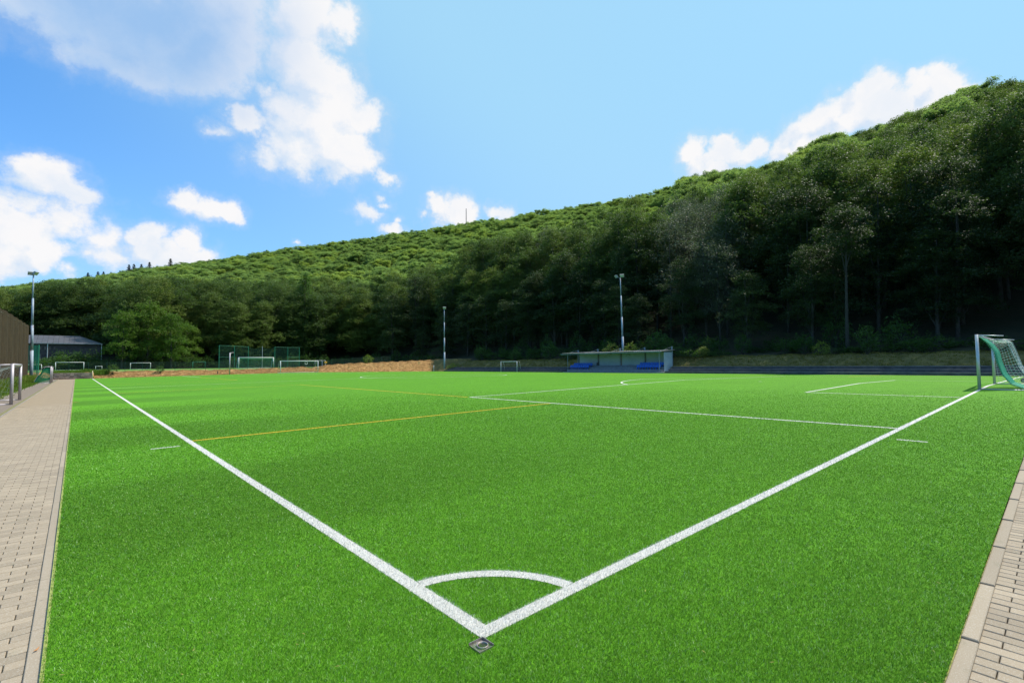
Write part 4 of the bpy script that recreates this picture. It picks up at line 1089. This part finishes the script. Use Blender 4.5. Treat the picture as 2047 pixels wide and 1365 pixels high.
mast((71.9, 50.2, 2.2), 14.9, .20, .1, [(-.2, .75, math.radians(150)), (-.1, -.45, math.radians(-150))], 'floodlight mast with two separate lamps rising behind the spectator stand', (-.1, .25))
# radio mast on the ridge
d = pix_dir(932, 441); az = math.atan2(d[1], d[0]); r = float(r1f(az)); x, y = CAM[0]+r*math.cos(az), CAM[1]+r*math.sin(az); g = float(land(np.array(x), np.array(y)))
ztop = CAM[2]+pix_dir(932, 417)[2]/math.hypot(*pix_dir(932, 417)[:2])*r
t = thing('radio_mast', (x, y, g), 'thin radio mast standing up from the trees on the ridge', 'mast')
b = MB()
for k in range(3):
    a = k*2.1; b.tube([(.5*math.cos(a), .5*math.sin(a), 0), (.22*math.cos(a), .22*math.sin(a), ztop-g)], .09, 5)
MB.build(b, 'lattice_leg', M['steel_dark'], t)
b = MB(); zz = 0
while zz < ztop-g-1:
    k = .5-.28*zz/(ztop-g)
    for q in range(3):
        a, c_ = q*2.1, (q+1)*2.1; b.tube([(k*math.cos(a), k*math.sin(a), zz), (k*math.cos(c_), k*math.sin(c_), zz+1)], .04, 3)
    zz += 1
b.build('lattice_brace', M['steel_dark'], t)

# ------------------------------------------------------------------ fences, nets, screen
def wires(b, x0, x1, z0, z1, step, r, y=0., sag=0.):
    nx = max(1, int(abs(x1-x0)/step))
    for i in range(nx+1):
        x = x0+(x1-x0)*i/nx; u = i/nx; zt = z1-sag*math.sin(math.pi*u)
        b.tube([(x, y, z0), (x, y, zt)], r, 3, False)
    nz = int((z1-z0)/step)
    for j in range(nz+1):
        f = j/nz
        b.tube([(x0+(x1-x0)*k/4, y, z0+(z1-z0-sag*math.sin(math.pi*k/4))*f) for k in range(5)], r, 3, False)
def far_fence():
    o_ = (24, 108.6, 1.2); t = thing('mesh_fence', o_, 'dark green wire mesh fence along the top of the dry bank', 'fence')
    x = -7.8
    while x < 57:
        zb_ = float(bank_h(x, 108.6))-.05
        MB().tube([(x, 108.6, zb_), (x, 108.6, 2.8+max(0, zb_-1.3))], .032, 6).build('post', M['dark_green'], t, o_)
        if x+2.45 < 57.5:
            b = MB(); zb2 = zb_+.05; wires(b, x, x+2.45, zb2, 2.72+max(0, zb_-1.3), .15, .007, 108.6)
            b.build('wire_panel', M['dark_green'], t, o_)
        x += 2.47
far_fence()
def cage():
    Y_ = 122.; xs = [at_px(q, 737, Y_)[0] for q in (437.6, 468, 496, 524, 549, 575, 598)]; zt = [at_px(q, z_, Y_)[2] for q, z_ in ((437.6, 690), (468, 691), (496, 692), (524, 692), (549, 693), (575, 694), (598, 694))]
    o_ = (xs[0], Y_, 1.3); t = thing('ball_catch_cage', o_, 'tall green post and net ball catcher behind the second goal, partly sagging', 'ball catcher')
    for x, z in zip(xs, zt): MB().tube([(x, Y_, 1.25), (x, Y_, z)], .055, 8).build('post', M['green_paint' if x != xs[3] else 'alu'], t, o_)
    for k, sag in enumerate((.05, .1, .55, .6, 0, 0)):
        sag_ = sag; b = MB(); wires(b, xs[k], xs[k+1], 1.3, min(zt[k], zt[k+1])-.08, .22, .009, Y_, sag_)
        b.build('net', M['net_dark'], t, o_)
        if k in (0, 1, 4, 5): MB().tube([(xs[k], Y_, zt[k]-.06), (xs[k+1], Y_, zt[k+1]-.06-.1*(k == 1))], .03, 6).build('rail', M['green_paint'], t, o_)
    for k in (0, 5): MB().tube([(xs[k], Y_, 3.85), (xs[k+1], Y_, 3.85)], .03, 6).build('rail', M['green_paint'], t, o_)
    p = at_px(612, 725, 124); tt = thing('target_board', (p[0], 124, 1.3), 'small white framed square board on a post right of the cage', 'board')
    b = MB()
    for (a, c_) in (((-.3, -.3), (.3, -.3)), ((.3, -.3), (.3, .3)), ((.3, .3), (-.3, .3)), ((-.3, .3), (-.3, -.3))): b.tube([(a[0], 0, 1.15+a[1]), (c_[0], 0, 1.15+c_[1])], .04, 4)
    b.build('frame', M['white_paint'], tt); MB().tube([(0, .05, 0), (0, .05, .85)], .04, 6).build('post', M['steel_grey'], tt)
cage()
def corner_net():
    o_ = (-6.6, 100.5, 0); t = thing('ball_catch_net', o_, 'bright green ball catch net between the left floodlight mast and the shed', 'net')
    for (x, y, h) in ((-6.2, 100., 5.3), (-6.95, 101.5, 5.4), (-6.55, 104.5, 3.6)): MB().tube([(x, y, .0), (x, y, h)], .07 if x > -6.3 else .04, 8).build('post', M['green_paint'], t, o_)
    b = MB()
    for (pa, pb) in (((-6.2, 100.), (-6.95, 101.5)), ((-7.4, 100.4), (-6.25, 100.1))):
        n_ = 14
        for i in range(n_+1): b.tube([(pa[0]+(pb[0]-pa[0])*i/n_, pa[1]+(pb[1]-pa[1])*i/n_, .1), (pa[0]+(pb[0]-pa[0])*i/n_, pa[1]+(pb[1]-pa[1])*i/n_, 5.2)], .01, 3, False)
        for j in range(50): b.tube([(pa[0], pa[1], .1+j*.104), (pb[0], pb[1], .1+j*.104)], .01, 3, False)
    b.build('net', M['net_green'], t, o_)
corner_net()
def screen():
    o_ = (-7.4, 70, 0); t = thing('privacy_screen', o_, 'high dark brown green windscreen wall along the left side', 'screen')
    def Xs(y): return -7.15-.0045*(y-60)
    def Zt(y): return np.interp(y, [20, 67, 100, 110], [6.0, 7.35, 8.05, 8.1])
    y = 20.
    while y < 98.9:
        y2 = min(y+2.6, 99.); V = []; F = []; n_ = 12
        for i in range(n_+1):
            yy = y+(y2-y)*i/n_; x = Xs(yy)+.09*math.sin(i*math.pi/2.0+.4)*(1+.5*math.sin(yy))+.03*math.sin(yy*3.)
            for z in (.1, 2.2, 4.4, float(Zt(yy))): V.append((x+.03*math.sin(z*1.7+yy), yy, z))
        for i in range(n_):
            for k in range(3): a = i*4+k; F.append([a, a+4, a+5, a+1])
        w_ = link('screen_panel', mesh_np('screen_panel', np.array(V)-np.array(o_), F, M['screen']), t); sm_ = w_.modifiers.new('t', 'SOLIDIFY'); sm_.thickness = .015
        MB().tube([(Xs(y)-.15, y, 0), (Xs(y)-.15, y, float(Zt(y))+.05)], .05, 6).build('post', M['dark_green'], t, o_)
        y = y2+.02
    b = MB()
    for f in (.08, .97): b.tube([(Xs(20)+.09, 20, float(Zt(20))*f), (Xs(99)+.09, 99, float(Zt(99))*f)], .008, 4)
    b.build('tension_wire', M['steel_grey'], t, o_)
screen()

# yellow sign and gate by the path
p = at_px(650, 724, 108.9); t = thing('notice_sign', (p[0], 108.5, 1.2), 'small yellow sign on a post beside the fence gate', 'sign')
MB().box(-.28, .28, -.02, .0, 1.08, 1.5).build('panel', M['yellow'], t); MB().tube([(0, .03, 0), (0, .03, 1.5)], .03, 6).build('post', M['white_paint'], t)
p = at_px(643.5, 740, 108.3); t = thing('gate_post', (p[0], 108.2, 1.0), 'stout blue grey post where the path passes the fence', 'post')
MB().tube([(0, 0, 0), (0, 0, 1.95)], .07, 8).build('shaft', M['pole'], t); MB().tube([(0, 0, 1.9), (0, 0, 1.97)], .09, 8).build('cap', M['steel_grey'], t)
p = at_px(545/5.69+340, 745, 105.2); t = thing('marker_post', (p[0], 105.6, .2), 'short dark wooden stake on the dry bank', 'stake')
MB().box(-.05, .05, -.05, .05, -.1, .75, .01).build('shaft', M['bark'], t); MB().box(-.12, .12, -.06, -.051, .35, .45).build('cross_piece', M['bark'], t)

# ------------------------------------------------------------------ shed
def shed():
    Yf = 165.; eL = at_px(60, 686, Yf); eR = at_px(205, 686, Yf); ze = 8.05; x1 = eR[0]; x0 = x1-46
    o_ = (x1-20, Yf, 1.3); t = thing('shed', o_, 'long dark boarded shed with a grey metal roof beneath the wooded hill', 'shed')
    zr = 10.4; yr = Yf+9; D = 18
    V = [(x0, Yf-.6, ze), (x1, Yf-.6, ze), (x1-4.5, yr, zr), (x0, yr, zr), (x1, Yf+D, ze), (x0, Yf+D, ze)]
    rf = MB(); rf.add(V, [[0, 1, 2, 3], [3, 2, 4, 5], [1, 4, 2]]); r_ = rf.build('roof', M['shedroof'], t, o_)
    s_ = r_.modifiers.new('t', 'SOLIDIFY'); s_.thickness = .12
    b = MB()
    for k in range(46):
        xx = x0+.5+k; 
        if xx < x1-4.6: b.tube([(xx, Yf-.6, ze+.03), (xx, yr, zr+.03)], .04, 4)
    b.build('roof_rib', M['shedroof'], r_, (0, 0, 0)); bpy.data.objects[b'roof_rib'.decode()].location = (-o_[0], -o_[1], -o_[2])
    MB().box(x0, x1, Yf-.75, Yf-.62, ze-.18, ze-.02).build('gutter', M['steel_grey'], t, o_)
    MB().box(x0, x1-.4, Yf+.1, Yf+.3, 1.2, ze-.2).build('wall_core', M['shedwall'], t, o_)
    MB().box(x1-.6, x1-.4, Yf+.3, Yf+D-.5, 1.2, ze-.2).build('end_wall', M['shedwall'], t, o_)
    board = {}
    k = 0; x = x0+20
    me1 = MB().box(-.16, .16, -.04, .04, 0, 4.0); me1 = mesh_np('board', me1.v, me1.f, M['shedwall']); me2 = MB().box(-.16, .16, -.04, .04, 0, 4.0); me2 = mesh_np('board', me2.v, me2.f, M['shedwall2'])
    me3 = MB().box(-.16, .16, -.04, .04, 0, .7); me3 = mesh_np('board', me3.v, me3.f, M['shedwall2'])
    while x < x1-.6:
        link('board', me1 if (k % 2 or x > x1-11) else me2, t, (x-o_[0], .02, 0)); 
        if k % 2 == 0 and x < x1-9: link('board', me3, t, (x-o_[0], -.03, 5.15))
        x += .42; k += 1
    MB().box(x0+18, x1-.5, Yf-.06, Yf+.02, 5.42, 5.52).build('rail', M['shedwall2'], t, o_)
    MB().box(x0+18, x1-4, Yf-.9, Yf-.84, 3.65, 3.72).build('rail', M['steel_grey'], t, o_)
    for q in (95, 203): 
        p = at_px(q, 700, Yf-.5); MB().tube([(p[0], Yf-.55, 1.2), (p[0], Yf-.55, ze-.1)], .10, 8).build('post', M['alu'], t, o_)
shed()

# ------------------------------------------------------------------ small things
t = thing('sports_bag', (39.6, -.95, .27), 'dark bag lying on the turf behind the right goal', 'bag')
MB().tube([(-.34, 0, .13), (-.25, 0, .15), (.25, 0, .15), (.34, 0, .13)], [.08, .15, .15, .08], 10).build('body', M['rubber'], t, None, True)
MB().tube([(-.15, 0, .29), (-.1, 0, .40), (.1, 0, .40), (.15, 0, .29)], .012, 5).build('handle', M['steel_grey'], t)
def dead_leaf(x, y, z, s, rz, label):
    b = MB(); b.add([(-s, 0, .004), (0, -s*.28, .0), (s, 0, .01), (0, s*.28, .003), (-s, 0, .002), (0, -s*.28, -.002), (s, 0, .008), (0, s*.28, .001)], [[0, 1, 2, 3], [7, 6, 5, 4], [0, 4, 5, 1], [1, 5, 6, 2], [2, 6, 7, 3], [3, 7, 4, 0]])
    o = link('dead_leaf', mesh_np('dead_leaf', b.v, b.f, M['dead_leaf']), None, (x, y, z), rz); tag(o, label, 'leaf')
dead_leaf(-2.07, 1.83, float(zf(-2.07))-.002, .022, .9, 'small orange dead leaf on the left kerb near the bottom of the picture')
dead_leaf(-1.93, 30.7, float(zf(-1.9))+.02, .16, .2, 'orange leaf lying on the turf edge by the left pavement')
for (x, y, rz, lab) in ((2.62, -1.80, .3, 'dry straw on the turf by the right kerb, nearer the camera'), (4.4, -1.86, -.2, 'pair of dry straws on the turf edge farther along the right kerb')):
    b = MB().tube([(-.06, 0, .018), (0, .006, .024), (.06, 0, .02)], .0016, 4); b.tube([(-.03, -.02, .02), (.05, -.012, .022)], .0014, 4)
    o = b.build('straw', M['straw']); o.location = (x, y, 0); o.rotation_euler.z = rz; tag(o, lab, 'straw')

# scattered bits of infill, fibre and leaf on the turf near the corner
def debris():
    n = 150; r = np.sqrt(rng.uniform(4., 110., n)); a = rng.uniform(YAW-.85, YAW+.85, n); x = CAM[0]+r*np.cos(a); y = CAM[1]+r*np.sin(a)
    ok = (x > TX0+.02) & (y > TY0+.02); x, y = x[ok], y[ok]; n = len(x); z = zf(x)+.02+.002*rng.random(n)
    an = rng.uniform(0, np.pi, n); l = rng.uniform(.006, .022, n); w = rng.uniform(.001, .002, n)
    V = np.empty((n, 4, 3)); c = np.stack([x, y, z], 1); u = np.stack([np.cos(an)*l, np.sin(an)*l, an*0+.001], 1); v = np.stack([-np.sin(an)*w, np.cos(an)*w, an*0], 1)
    V[:, 0] = c-u; V[:, 1] = c-v; V[:, 2] = c+u; V[:, 3] = c+v
    o = link('turf_debris', mesh_np('turf_debris', V.reshape(-1, 3), np.arange(4*n).reshape(-1, 4), M['straw'])); o['kind'] = 'stuff'
    tag(o, 'tiny pale straws and fibres scattered over the near turf', 'debris')
debris()
